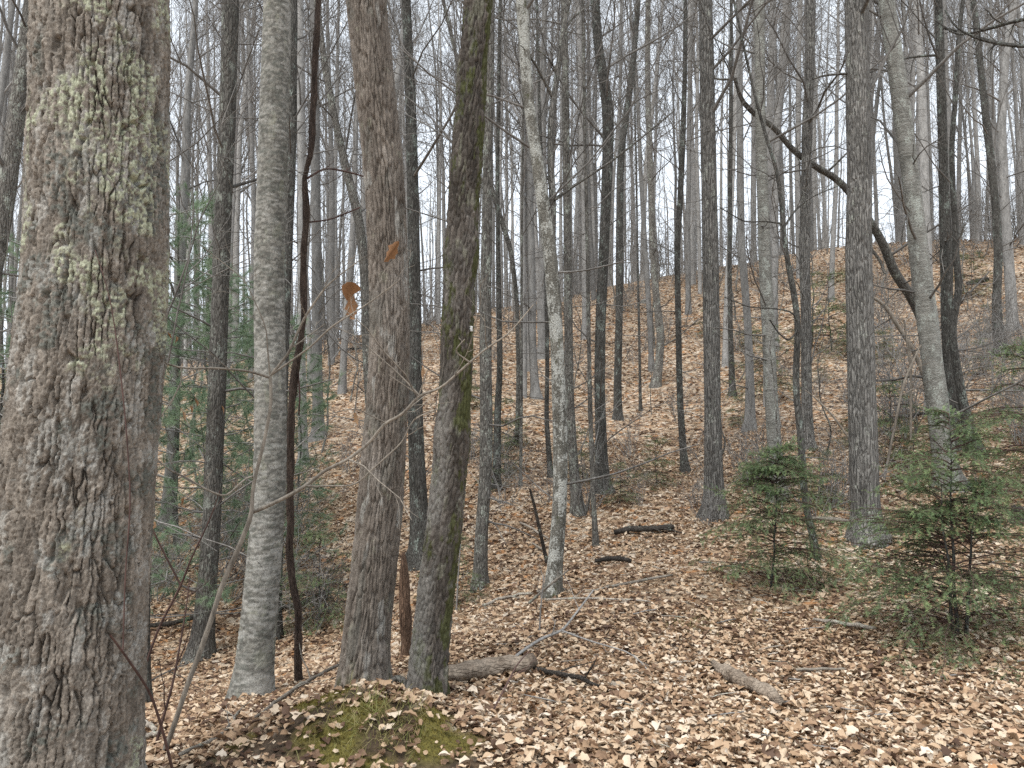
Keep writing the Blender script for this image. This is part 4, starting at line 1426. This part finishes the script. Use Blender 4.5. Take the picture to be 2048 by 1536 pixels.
H1 = hemlock(31, 1.3, 0.95, 125)
H2 = hemlock(32, 1.6, 1.15, 84, stems=3)
H3 = hemlock(33, 1.0, 0.6, 34, dens=0.7)
put_hem(H1, hit(1540, 1180), 1.0, 'small dark green hemlock standing in front of the tall straight grey trunk')
put_hem(H2, hit(1912, 1278), 1.0, 'larger feathery green hemlock with several stems near the right edge')
for px, py, sc, lab in ((1312, 972, 0.75, 'tiny sparse hemlock on the middle slope right of the charcoal trunk'),
                        (640, 1250, 1.15, 'feathery dim hemlock in the hollow between the vine and the ridged trunk'),
                        (1660, 700, 2.2, 'wispy hemlock on the slope left of the thick right trunk'),
                        (1530, 800, 1.7, 'dim hemlock partly hidden behind the pale banded trunk'),
                        (1240, 1010, 0.6, 'small hemlock sprig at the foot of the charcoal trunk'),
                        (1945, 600, 1.5, 'dark little hemlock high on the right slope behind the S-bend stem'),
                        (2070, 1000, 1.9, 'spreading hemlock cut off by the right edge of the picture'),
                        (905, 1215, 0.75, 'faint hemlock sprig just behind the dark leaning trunk'),
                        (1780, 930, 1.2, 'sparse hemlock between the thick right trunk and the pale leaning trunk'),
                        (1000, 900, 1.0, 'thin hemlock sprig on the slope right of the grey upright trunk'),
                        (1640, 1010, 0.7, 'small hemlock sprig beside the sinuous dark sapling')):
    p = hit(px, py)
    put_hem(H3, p, sc, lab, None, rng.uniform(0, 6.28))


rng2 = np.random.default_rng(77)
for k in range(16):
    px, py = (rng2.uniform(1640, 2040), rng2.uniform(560, 1000)) if k % 2 else (rng2.uniform(880, 1640), rng2.uniform(600, 1060))
    p = hit(px, py)
    tell(put_hem(H3, p, rng2.uniform(0.5, 1.0), '', 'hemlock seedlings on the slope', rng2.uniform(0, 6.28)), 'small sparse hemlock seedling')


def pine(seed, H, W, t0):
    rs = np.random.default_rng(seed)
    tb, bb, nb = Bag(), Bag(), Bag()
    z = np.linspace(-0.1, H, 14)
    P = np.stack([np.cumsum(rs.normal(size=14) * 0.02), np.cumsum(rs.normal(size=14) * 0.02), z], 1)
    tb.tubes(P, np.linspace(0.05, 0.006, 14), 8)
    A = []
    for w in np.arange(t0 * H, H * 0.97, 0.36):
        a0 = rs.uniform(0, 6.28)
        for k in range(5):
            a = a0 + k * 1.2566 + rs.normal() * 0.2
            L = W * (1 - w / H) ** 0.6 * rs.uniform(0.6, 1.1) + 0.15
            el = rs.uniform(-0.05, 0.35)
            d = np.array([math.cos(a) * math.cos(el), math.sin(a) * math.cos(el), math.sin(el)])
            p = np.array([np.interp(w, z, P[:, 0]), np.interp(w, z, P[:, 1]), w])
            q = [p]
            for j in range(6):
                d = unit((d + np.array([0, 0, 0.02]) + rs.normal(size=3) * 0.10)[None])[0]
                q.append(q[-1] + d * L / 6)
            A.append(q)
    A = np.array(A)
    ra = np.broadcast_to(np.linspace(0.011, 0.003, 7), A.shape[:2])
    bb.tubes(A, ra, 4)
    B, rb = grow(A, ra, 9, 0.3, 1.0, (0.12, 0.45), (25, 55), 0.05, 0.1, 4, 0.6, rs, 0.0025)
    bb.tubes(B, rb, 3)
    tips = np.concatenate([B[:, -1], B[:, 2], A[:, -1]])
    dirs = np.concatenate([unit(B[:, -1] - B[:, -2]), unit(B[:, 2] - B[:, 1]), unit(A[:, -1] - A[:, -2])])
    N, per = len(tips), 46
    d = unit(dirs[:, None] * 1.0 + rs.normal(size=(N, per, 3)) * 0.55)
    L = rs.uniform(0.09, 0.15, (N, per, 1))
    st = tips[:, None] - dirs[:, None] * rs.uniform(0, 0.08, (N, per, 1))
    wv = unit(np.cross(d, rs.normal(size=(N, per, 3)))) * 0.0019
    V = np.stack([st - wv, st + wv, st + d * L + np.array([0, 0, -0.012])], 2).reshape(-1, 3)
    n = N * per
    nb.add(V, None, np.arange(n * 3).reshape(-1, 3), np.repeat(np.clip(np.repeat(rs.uniform(0, 0.9, N), per) + rs.normal(size=n) * 0.1, 0, 1), 3))
    return tb.mesh('trunk', M_DARK), bb.mesh('branches', M_TWIG), nb.mesh('needles', M_PINE, False, 'rnd')


PN = pine(41, 5.4, 1.9, 0.05)
PN2 = pine(42, 4.0, 1.6, 0.08)
for x, y, sc, v, lab in ((-3.55, 8.9, 0.8, PN, 'soft green white pine between the massive trunk and the slim grey-brown trunk'),
                         (-6.55, 10.2, 0.95, PN, 'dark green white pine showing at the left edge behind the massive trunk'),
                         (-3.5, 11.0, 0.85, PN2, 'young white pine behind the slim grey-brown trunk and the birch'),
                         (-5.2, 12.0, 1.05, PN, 'hazy tall white pine far behind the massive trunk in the hollow'),
                         (-7.9, 11.8, 1.0, PN2, 'bushy white pine at the left edge beyond the dark green pine')):
    e = put_hem(v, (x, y), sc, lab, None, rng.uniform(0, 6.28), 'pine')
    e.name = 'white_pine'

# ------------------------------------------------------------------ vine, near sapling, dead sticks
vb = at(598, 1372, 5.6)
vb[2] = hz(vb[0], vb[1])
vine = empty('vine', vb, 'dark shaggy woody vine hanging beside the birch from top to ground', 'vine')
vg = Bag()
limb(vg, vb, [(640, -80, 12), (636, 0, 12), (631, 100, 12), (627, 205, 12), (622, 308, 12), (606, 362, 11), (614, 393, 11), (612, 445, 12), (607, 513, 12), (607, 592, 13), (608, 637, 13),
              (595, 719, 14), (581, 808, 14), (581, 910, 14), (579, 1013, 14), (580, 1101, 14), (588, 1187, 13), (599, 1215, 15), (596, 1272, 14), (593, 1340, 14), (600, 1385, 17)], 5.6, 5.6, 0, sides=10)
V0 = vg.V[0].reshape(-1, 10, 3)
cc = V0.mean(1, keepdims=True)
wob = 1 + (vnoise(np.broadcast_to(np.arange(10)[None], V0.shape[:2]) * 1.0, np.broadcast_to(np.arange(len(V0))[:, None] * 0.6, V0.shape[:2]), 6, 10)[..., None] - 0.5) * 0.7
vg.V[0] = (cc + (V0 - cc) * wob).reshape(-1, 3)
link('stem', vg.mesh('stem', M_VINE), vine)
for pl, d1_, sb_ in (([(606, 362, 5), (650, 335, 4), (700, 345, 4), (735, 355, 3)], 5.9, 3), ([(612, 445, 4), (660, 440, 3), (720, 415, 3)], 5.8, 2), ([(596, 740, 4), (600, 790, 4), (598, 830, 3)], 5.55, 0)):
    vt = Bag()
    limb(vt, vb, pl, 5.6, d1_, sb_)
    link('side_shoot', vt.mesh('side_shoot', M_DTWIG), vine)

sb = at(318, 1532, 3.75)
sb[2] = hz(sb[0], sb[1])
sap = empty('sapling', sb, 'slim pale sapling in front of the birch with long bent branches and withered leaves', 'sapling')
sg_ = Bag()
limb(sg_, sb, [(300, 1600, 11.9), (318, 1532, 11.0), (345, 1460, 10.2), (373, 1375, 10.2), (403, 1296, 10.2), (424, 1235, 10.2), (444, 1170, 10.2), (472, 1108, 10.2), (496, 1050, 9.3), (505, 1024, 9.3),
               (503, 995, 7.6), (509, 958, 7.6), (526, 893, 6.8), (540, 825, 6.8), (543, 784, 6.8), (540, 752, 6.0)], 3.72, 3.8, 0, sides=8)
link('stem', sg_.mesh('stem', M_PTWIG), sap)
st = Bag()
rs = np.random.default_rng(5)
BR = [([(505, 1024, 9), (523, 1018, 8), (577, 992, 8), (612, 972, 8), (649, 941, 7), (701, 917, 7), (742, 883, 7), (770, 845, 6), (804, 831, 6), (838, 790, 6), (882, 777, 5), (916, 746, 5), (940, 725, 5), (971, 698, 4), (1019, 667, 3), (1067, 609, 2)], 3.8, 3.5, 5),
      ([(540, 752, 6), (577, 708, 6), (605, 643, 5), (612, 630, 5), (650, 575, 4), (673, 555, 3), (720, 520, 2)], 3.8, 3.7, 5),
      ([(540, 755, 6), (495, 741, 5), (427, 736, 5), (362, 737, 4), (297, 715, 4), (262, 745, 3), (250, 790, 3), (262, 820, 2)], 3.8, 3.4, 5),
      ([(545, 748, 5), (585, 720, 4), (625, 691, 4), (660, 655, 4), (697, 632, 3), (740, 605, 3), (800, 560, 2)], 3.8, 3.6, 5),
      ([(540, 752, 4), (535, 700, 3), (533, 655, 3), (490, 560, 2), (420, 505, 2), (400, 490, 2)], 3.8, 3.7, 5),
      ([(509, 953, 5), (495, 953, 4), (451, 995, 4), (410, 978, 4), (365, 950, 3), (342, 944, 3), (300, 905, 2), (265, 885, 2)], 3.8, 3.5, 4),
      ([(650, 972, 4), (711, 972, 4), (739, 944, 4), (807, 883, 3), (824, 838, 3), (876, 818, 2)], 3.7, 3.6, 3),
      ([(612, 972, 4), (630, 973, 4), (650, 972, 4)], 3.72, 3.7, 0),
      ([(838, 790, 4), (800, 750, 3), (732, 690, 2)], 3.62, 3.6, 2), ([(838, 790, 3), (776, 749, 2)], 3.62, 3.6, 1), ([(838, 790, 3), (855, 740, 2)], 3.62, 3.6, 0),
      ([(940, 725, 4), (908, 702, 3), (930, 678, 2)], 3.55, 3.5, 1), ([(770, 845, 3), (710, 815, 2), (650, 830, 2)], 3.65, 3.6, 2),
      ([(362, 737, 3), (365, 760, 3), (345, 800, 3), (310, 850, 2), (300, 880, 2)], 3.5, 3.45, 3)]
for pl, a, b_, s in BR:
    st = Bag()
    limb(st, sb, pl, a, b_, s, rs, 0.0014)
    link('branch', st.mesh('branch', M_PTWIG), sap)
TVh, TTh = leaf_templates(9, 18, 65, True, True)
hm = [mesh_np('withered_leaf', TVh[i], None, TTh, M_HANG) for i in range(18)]


def hang(parent, base, px, py, d, size, rot, i):
    p = at(px, py, d) - base
    o = link('leaf', hm[i % 18], parent, p)
    o.rotation_euler = rot
    o.scale = (size * (1.35 if size > 0.1 else 0.8), size, size * 0.8)
    return o


HL = [(703, 612, 3.65, 0.15), (701, 585, 3.66, 0.11), (783, 503, 3.62, 0.125), (714, 838, 3.62, 0.07), (845, 745, 3.62, 0.05), (312, 815, 3.45, 0.05), (322, 800, 3.46, 0.045),
      (368, 832, 3.5, 0.05), (382, 820, 3.52, 0.045), (392, 805, 3.52, 0.04), (445, 820, 3.6, 0.045), (350, 680, 3.5, 0.04), (338, 672, 3.5, 0.04),
      (366, 1005, 3.5, 0.055), (308, 1050, 3.5, 0.035), (922, 1165, 5.6, 0.10), (918, 1180, 5.6, 0.10), (930, 1160, 5.6, 0.08), (1070, 1215, 5.6, 0.09), (1085, 1225, 5.6, 0.08)]
for i, (px, py, d, s) in enumerate(HL[:15]):
    hang(sap, sb, px, py, d, s, (-1.35 + rs.normal() * 0.25, rs.normal() * 0.3, rs.uniform(-0.6, 0.6)), i * 5 + 1)

# small saplings that still hold leaves, beyond the leaning trunk
for (px, py, top, lab, hl) in ((912, 1230, 1080, 'thin sapling with withered orange leaves behind the dark leaning trunk', HL[15:18]),
                               (1078, 1268, 1150, 'tiny twig seedling with brown leaves on open leaf litter', HL[18:20])):
    p = hit(px, py)
    e = empty('sapling', (p[0], p[1], hz(p[0], p[1])), lab, 'sapling')
    bb_ = Bag()
    limb(bb_, p, [(px, py + 10, 4), (px + 4, (py + top) / 2, 3), (px + 10, top, 2)], p[1], p[1] - 0.05, 4, rs, 0.0015)
    link('stem', bb_.mesh('stem', M_TWIG), e)
    for j, (lx, ly, ld, ls) in enumerate(hl):
        hang(e, p, lx, ly, p[1] - 0.03, ls * 0.8, (-1.3 + rs.normal() * 0.3, rs.normal() * 0.3, rs.uniform(-0.8, 0.8)), j * 4 + 2)

for lab, lines in (('thin reddish cane leaning across the foot of the massive trunk', [([(350, 1560, 6), (343, 1532, 6), (325, 1460, 6), (301, 1385, 5), (260, 1324, 5), (220, 1269, 4)], 3.0, 2.5, 0)]),
                   ('thin dark forked brier rising between the massive trunk and the pale sapling', [([(268, 1470, 5), (284, 1350, 5), (318, 1252, 5), (362, 1172, 5), (380, 1120, 4), (420, 1040, 3), (440, 980, 2)], 3.9, 3.9, 2), ([(362, 1172, 4), (330, 1110, 4), (305, 1060, 4), (290, 1020, 3), (285, 960, 2)], 3.9, 3.8, 1)]),
                   ('thin dark upright stem close beside the pale sapling foot', [([(300, 1530, 6), (325, 1440, 6), (345, 1370, 5), (358, 1300, 4), (372, 1220, 3), (380, 1150, 2)], 3.95, 4.1, 3)]),
                   ('green thorny cane climbing up the front of the massive trunk', [([(246, 1300, 3), (250, 1150, 3), (262, 1000, 3), (252, 850, 3), (236, 700, 3), (220, 590, 2), (190, 500, 2)], 2.62, 2.66, 0)])):
    p0 = at(lines[0][0][0][0], lines[0][0][0][1], lines[0][1])
    o_b = np.array([p0[0], p0[1], hz(p0[0], p0[1])])
    bg = Bag()
    for pl, a, b_, s in lines:
        limb(bg, o_b, pl, a, b_, s, rs, 0.0013)
    tag(link('cane', bg.mesh('cane', M_DTWIG), None, o_b), lab, 'cane')


def on_ground(name, lab, cat, pts, mat, rise=0.6, sides=8, group=None, jag=0.0, sub=0, lift=0.0):
    """A stick or log lying where the photo shows it: points dropped onto the terrain."""
    P, R = [], []
    for px, py, w in pts:
        h = hit(px, py)
        r = 0.5 * w / FPX * h[1]
        h = h + np.array([0, 0, r * rise + 0.02 + lift])
        P.append(h)
        R.append(r)
    base = P[0].copy()
    n = max(6, len(pts) * 4)
    Q, r = resample(np.array(P) - base, R, n, 1)
    wv = np.stack([vnoise(np.arange(n) * 0.7 + base[0] * 50, np.arange(n) * 0 + k, 3) for k in range(3)], 1) - 0.5
    Q = Q + wv * np.mean(R) * (1.2 if np.mean(R) < 0.02 else 0.4)
    b = Bag()
    b.tubes(Q, r * (1 + 0.12 * wv[:, 0]), sides, True)
    V = b.V[0].reshape(n, sides, 3)
    c = Q[:, None]
    nz = (vnoise(np.broadcast_to(np.arange(sides)[None] * 1.0, (n, sides)) + base[0] * 9, np.broadcast_to(np.arange(n)[:, None] * 0.9, (n, sides)), 4, None)[..., None] - 0.5)
    V = c + (V - c) * (1 + nz * (0.3 + jag * 0.6))
    if jag:
        ax = unit((Q[-1] - Q[-2])[None])[0]
        V[-1] += ax * (RNG.random((sides, 1)) * jag * np.mean(R) * 3)
        V[0] -= ax * (RNG.random((sides, 1)) * jag * np.mean(R) * 2)
    b.V[0] = V.reshape(-1, 3)
    if sub:
        A, ra = grow(Q, r, sub, 0.2, 1.0, (0.1, 0.4), (25, 60), 0.05, 0.15, 5, 0.5, RNG, 0.0018)
        b.tubes(A, ra, 4)
    return tag(link(name, b.mesh(name, mat, True), None, base), lab, cat, group)


on_ground('rotten_log', 'rotten brown log lying beside the foot of the dark leaning trunk', 'log', [(888, 1372, 30), (930, 1366, 35), (990, 1356, 35), (1052, 1348, 31)], M_DEAD, 0.95, 14, jag=0.5)
on_ground('log', 'short pale grey-brown log lying on the leaf litter at lower right', 'log', [(1432, 1344, 14), (1450, 1358, 26), (1478, 1377, 30), (1512, 1391, 25), (1530, 1403, 32), (1558, 1418, 22)], M_DEAD, 0.75, 14, jag=0.5)
SK = [('crooked dark stick lying right of the rotten log', [(1070, 1353, 7), (1100, 1360, 10), (1128, 1367, 9), (1160, 1374, 10), (1197, 1390, 7)], M_BLACK),
      ('mottled grey stick lying left of the larger right hemlock', [(1627, 1252, 6), (1680, 1260, 8), (1751, 1270, 8)], M_STICK),
      ('thin whitish stick lying flat right of the short pale log', [(1591, 1354, 5), (1640, 1353, 6), (1690, 1352, 4)], M_PTWIG),
      ('long thin branch lying left of the smaller left hemlock', [(1183, 1192, 5), (1258, 1176, 6), (1344, 1161, 4)], M_STICK),
      ('long thin branch on the litter below the pale spotted trunk', [(964, 1223, 6), (1009, 1204, 6), (1060, 1196, 5), (1130, 1188, 4)], M_STICK),
      ('slim twig lying across the leaves left of centre slope', [(1090, 1210, 4), (1180, 1207, 4), (1300, 1213, 3)], M_STICK),
      ('grey branch sloping across the litter below the birch to the mossy mound', [(513, 1452, 7), (555, 1420, 8), (598, 1387, 8), (640, 1362, 7), (677, 1343, 6)], M_STICK),
      ('pale bent branch on litter at the lower edge left of the mound', [(359, 1532, 9), (400, 1510, 8), (441, 1492, 8), (465, 1462, 6), (478, 1438, 5)], M_STICK),
      ('short curved branch beside the foot of the massive trunk', [(268, 1458, 9), (290, 1466, 10), (312, 1478, 10)], M_STICK),
      ('grey branch lying below the short curved branch near the massive trunk', [(272, 1492, 10), (300, 1490, 11), (325, 1484, 10)], M_STICK),
      ('wet black log high in the open slope left of the hemlocks', [(1228, 1076, 10), (1265, 1069, 13), (1300, 1068, 11), (1347, 1064, 10)], M_BLACK),
      ('short black rotting log below the wet black log', [(1190, 1132, 8), (1230, 1128, 10), (1262, 1132, 8)], M_BLACK),
      ('black fallen limb on slope right of the thick trunk', [(1758, 850, 6), (1809, 840, 8), (1861, 832, 6)], M_BLACK),
      ('dark fallen log high on the right-hand slope', [(1935, 572, 7), (1955, 568, 10), (1975, 563, 8)], M_BLACK),
      ('small fallen trunk lying between the sinuous sapling and thick trunk', [(1622, 1046, 7), (1660, 1048, 9), (1705, 1055, 8)], M_STICK),
      ('fallen branch on far left slope beyond the birch', [(450, 722, 5), (490, 718, 6), (520, 715, 5)], M_BLACK),
      ('decaying dark limb on the left slope behind the ridged trunk', [(655, 705, 3), (690, 702, 4), (725, 700, 3)], M_BLACK),
      ('dark fallen limb in the hollow beside the vine foot', [(540, 1225, 8), (590, 1222, 10), (660, 1190, 7)], M_BLACK),
      ('mossy fallen limb in the hollow right of the massive trunk', [(290, 1262, 8), (340, 1258, 10), (420, 1236, 8)], M_BLACK),
      ('pale broken limb across the middle slope left of the pale trunk', [(1040, 1052, 4), (1070, 1068, 5), (1095, 1085, 4)], M_PTWIG),
      ('small pale limb lying under the pale broken limb', [(1065, 1095, 4), (1088, 1110, 4)], M_PTWIG)]
for lab, pts, mt in SK:
    on_ground('fallen_branch', lab, 'branch', pts, mt, 0.8, 7, sub=3 if len(pts) > 3 else 0, lift=0.018)
for k in range(46):
    px, py = rng.uniform(980, 2030), rng.uniform(1090, 1520)
    a = rng.uniform(-0.5, 0.5)
    L = rng.uniform(20, 70) * (py - 800) / 500
    pts = [(px, py, 2.6), (px + L * 0.5 * math.cos(a), py + L * 0.35 * math.sin(a), 3.0), (px + L * math.cos(a), py + L * 0.6 * math.sin(a), 2.0)]
    tell(on_ground('twig', '', 'twig', pts, M_STICK if k % 2 else M_TWIG, 0.8, 5, 'loose twigs on the litter', lift=0.012), 'loose litter twig')


def free_stick(name, lab, lines, mat, cat='branch'):
    p0 = at(lines[0][0][0][0], lines[0][0][0][1], lines[0][1])
    bg = Bag()
    for pl, a, b_, s in lines:
        limb(bg, p0, pl, a, b_, s, rs, 0.0016, 6)
    return tag(link(name, bg.mesh(name, mat), None, p0), lab, cat)


free_stick('dead_branch', 'arching dead branch propped above the litter right of the rotten log',
           [([(1005, 1335, 7), (1043, 1303, 6), (1084, 1276, 6), (1125, 1262, 5), (1156, 1221, 4), (1187, 1180, 3)], 4.95, 5.6, 2), ([(1125, 1262, 4), (1183, 1283, 3), (1265, 1306, 3), (1312, 1358, 2)], 5.3, 4.75, 2)], M_TWIG)
free_stick('dead_branch', 'thin bent dead twig rising from moss edge up to the rotten log', [([(945, 1505, 5), (958, 1478, 4), (992, 1409, 4), (1019, 1358, 4), (1033, 1330, 3), (1060, 1300, 2)], 3.72, 4.4, 2)], M_DTWIG)
free_stick('dead_branch', 'pale broken branch leaning up left of the pale spotted trunk foot', [([(1058, 1206, 6), (1090, 1178, 5), (1137, 1140, 4)], 6.6, 6.4, 2)], M_STICK)
free_stick('dead_sapling', 'short black dead stick standing tilted left of the pale spotted trunk', [([(1094, 1125, 9), (1081, 1067, 8), (1070, 1016, 7), (1060, 978, 5)], 7.9, 7.7, 0)], M_BLACK)
free_stick('dead_sapling', 'pale bare forked sapling right of the thick right trunk', [([(1768, 960, 5), (1790, 850, 5), (1806, 770, 5), (1822, 730, 4), (1842, 690, 3)], 9.2, 9.2, 3), ([(1822, 880, 5), (1822, 740, 5), (1815, 690, 4), (1808, 640, 3)], 9.4, 9.4, 3)], M_PTWIG)
free_stick('dead_branch', 'long pale twig leaning left of the thick right trunk', [([(1700, 880, 4), (1665, 830, 4), (1630, 795, 3), (1610, 780, 2)], 8.5, 8.6, 1)], M_PTWIG)
free_stick('hanging_branch', 'long dark branch with twigs reaching in at the top right corner', [([(2100, 30, 9), (2030, 42, 7), (1970, 60, 6), (1915, 72, 4), (1870, 40, 3)], 6.5, 6.9, 6), ([(2100, 95, 6), (2020, 92, 6), (1960, 80, 5), (1910, 55, 4), (1890, 20, 3)], 6.6, 6.8, 5)], M_DARK)

# rust-brown snag between the two near trunks
sp = hit(812, 1318)
sn = Bag()
limb(sn, sp, [(812, 1340, 22), (812, 1300, 20), (811, 1240, 20), (809, 1180, 18), (807, 1130, 13), (806, 1105, 6)], sp[1], sp[1], 0, sides=11)
V0 = sn.V[0].reshape(-1, 11, 3)
cc = V0.mean(1, keepdims=True)
wob = 1 + (vnoise(np.broadcast_to(np.arange(11)[None], V0.shape[:2]) * 1.0, np.broadcast_to(np.arange(len(V0))[:, None] * 0.25, V0.shape[:2]), 16, 11)[..., None] - 0.5) * 0.8
sn.V[0] = (cc + (V0 - cc) * wob).reshape(-1, 3)
tag(link('snag', sn.mesh('snag', M_SNAG), None, sp), 'rusty brown dead snag standing between the ridged trunk and dark leaning trunk', 'snag')


def hoop(lab, pts, d0, d1):
    p0 = at(*pts[0][:2], d0)
    bg = Bag()
    limb(bg, p0, pts, d0, d1, 0, sides=9)
    tag(link('root', bg.mesh('root', M_GREY), None, p0), lab, 'root')


hoop('grey arched root poking from moss between the two near trunks', [(772, 1395, 11), (778, 1368, 12), (793, 1355, 13), (808, 1360, 13), (818, 1392, 12)], 4.45, 4.4)
hoop('short curved grey root on the litter above the rotten log', [(922, 1345, 7), (930, 1330, 8), (944, 1323, 9), (960, 1327, 8), (968, 1345, 6)], 4.85, 4.8)


def blob(name, lab, cat, px, py, w, hfac, mat, seed, stump=False):
    p = hit(px, py)
    r = 0.5 * w / FPX * p[1]
    rs_ = np.random.default_rng(seed)
    nu, nv = 18, 10
    th = np.arange(nu) / nu * 2 * math.pi
    V = []
    for j in range(nv):
        f = j / (nv - 1)
        rad = math.sqrt(max(0.0, 1 - f ** 2.2)) if not stump else (1.25 - 0.35 * min(1, f * 3) if j < nv - 1 else 0.25)
        z = f * hfac * r * 2 if not (stump and j == nv - 1) else 0.8 * hfac * r * 2
        for a in th:
            k = 1 + 0.28 * (rs_.random() - 0.5) + 0.25 * math.sin(a * 2 + seed) * (1 - f)
            V.append((math.cos(a) * r * rad * k, math.sin(a) * r * rad * k * 0.8, z - 0.04 * r * 10 * (j == 0) + (rs_.random() * 0.35 * r if stump and j >= nv - 2 else 0)))
    Q = [(j * nu + i, j * nu + (i + 1) % nu, (j + 1) * nu + (i + 1) % nu, (j + 1) * nu + i) for j in range(nv - 1) for i in range(nu)]
    b = Bag()
    b.add(V, Q)
    p[2] = hz(p[0], p[1]) - 0.02
    tag(link(name, b.mesh(name, mat), None, p), lab, cat)


blob('stump', 'dark broken stump at the right edge above the leaf bank', 'stump', 2040, 1050, 34, 1.1, M_BLACK, 3, True)
blob('rock', 'grey rock half buried on the upper slope below the ridge', 'rock', 1290, 604, 22, 0.3, M_ROCK, 5)
blob('rock', 'pale flat stone at the left end of the mossy mound', 'rock', 600, 1404, 30, 0.25, M_ROCK, 8)
blob('stump', 'small decayed brown stump chunk on the litter at lower right', 'stump', 1880, 1352, 34, 0.3, M_DEAD, 9, True)

# ------------------------------------------------------------------ moss and dry grass tufts (stuff)
rs = np.random.default_rng(12)
n = 60000
x, y = rs.uniform(-2.4, 0.6, n), rs.uniform(2.6, 4.8, n)
ok = rs.random(n) < moss_mask(x, y)
x, y = x[ok], y[ok]
n = len(x)
z = height(x, y)
a = rs.uniform(0, 6.28, n)
d = np.stack([rs.normal(size=n) * 0.5, rs.normal(size=n) * 0.5, np.ones(n)], 1)
L = rs.uniform(0.008, 0.02, n)[:, None]
wv = np.stack([np.cos(a), np.sin(a), 0 * a], 1) * 0.0028
p = np.stack([x, y, z - 0.002], 1)
V = np.stack([p - wv, p + wv, p + unit(d) * L], 1)
mo = link('moss', mesh_np('moss', V, None, np.arange(n * 3).reshape(-1, 3), M_MOSS, False, {'rnd': np.repeat(rs.random(n), 3)}))
tag(mo, 'yellow-green moss covering the mound at the bottom', 'moss', kind='stuff')
gb = Bag()
for (px, py, cnt, sp_) in ((760, 1440, 260, 0.12), (790, 1460, 160, 0.08), (1390, 1255, 120, 0.12), (1480, 1240, 80, 0.15), (700, 1490, 120, 0.15), (2030, 1300, 90, 0.12)):
    c = hit(px, py)
    x, y = c[0] + rs.normal(size=cnt) * sp_, c[1] + rs.normal(size=cnt) * sp_
    z = height(x, y)
    d = unit(np.stack([rs.normal(size=cnt) * 0.9, rs.normal(size=cnt) * 0.9, np.ones(cnt)], 1))
    L = rs.uniform(0.05, 0.13, cnt)[:, None]
    a = rs.uniform(0, 6.28, cnt)
    wv = np.stack([np.cos(a), np.sin(a), 0 * a], 1) * 0.0016
    p = np.stack([x, y, z], 1)
    m_ = p + d * L * 0.6
    e_ = p + d * L + np.array([0, 0, -0.25]) * L
    V = np.stack([p - wv, p + wv, m_ + wv * 0.7, m_ - wv * 0.7, e_], 1)
    k = np.arange(cnt)[:, None] * 5
    gb.add(V, np.concatenate([k, k + 1, k + 2, k + 3], 1), np.concatenate([k + 3, k + 2, k + 4], 1), np.repeat(rs.random(cnt), 5))
tag(link('grass', gb.mesh('grass', M_GRASS, False, 'rnd')), 'wisps of dry grass on the mossy mound and open litter', 'grass', kind='stuff')

write_labels()
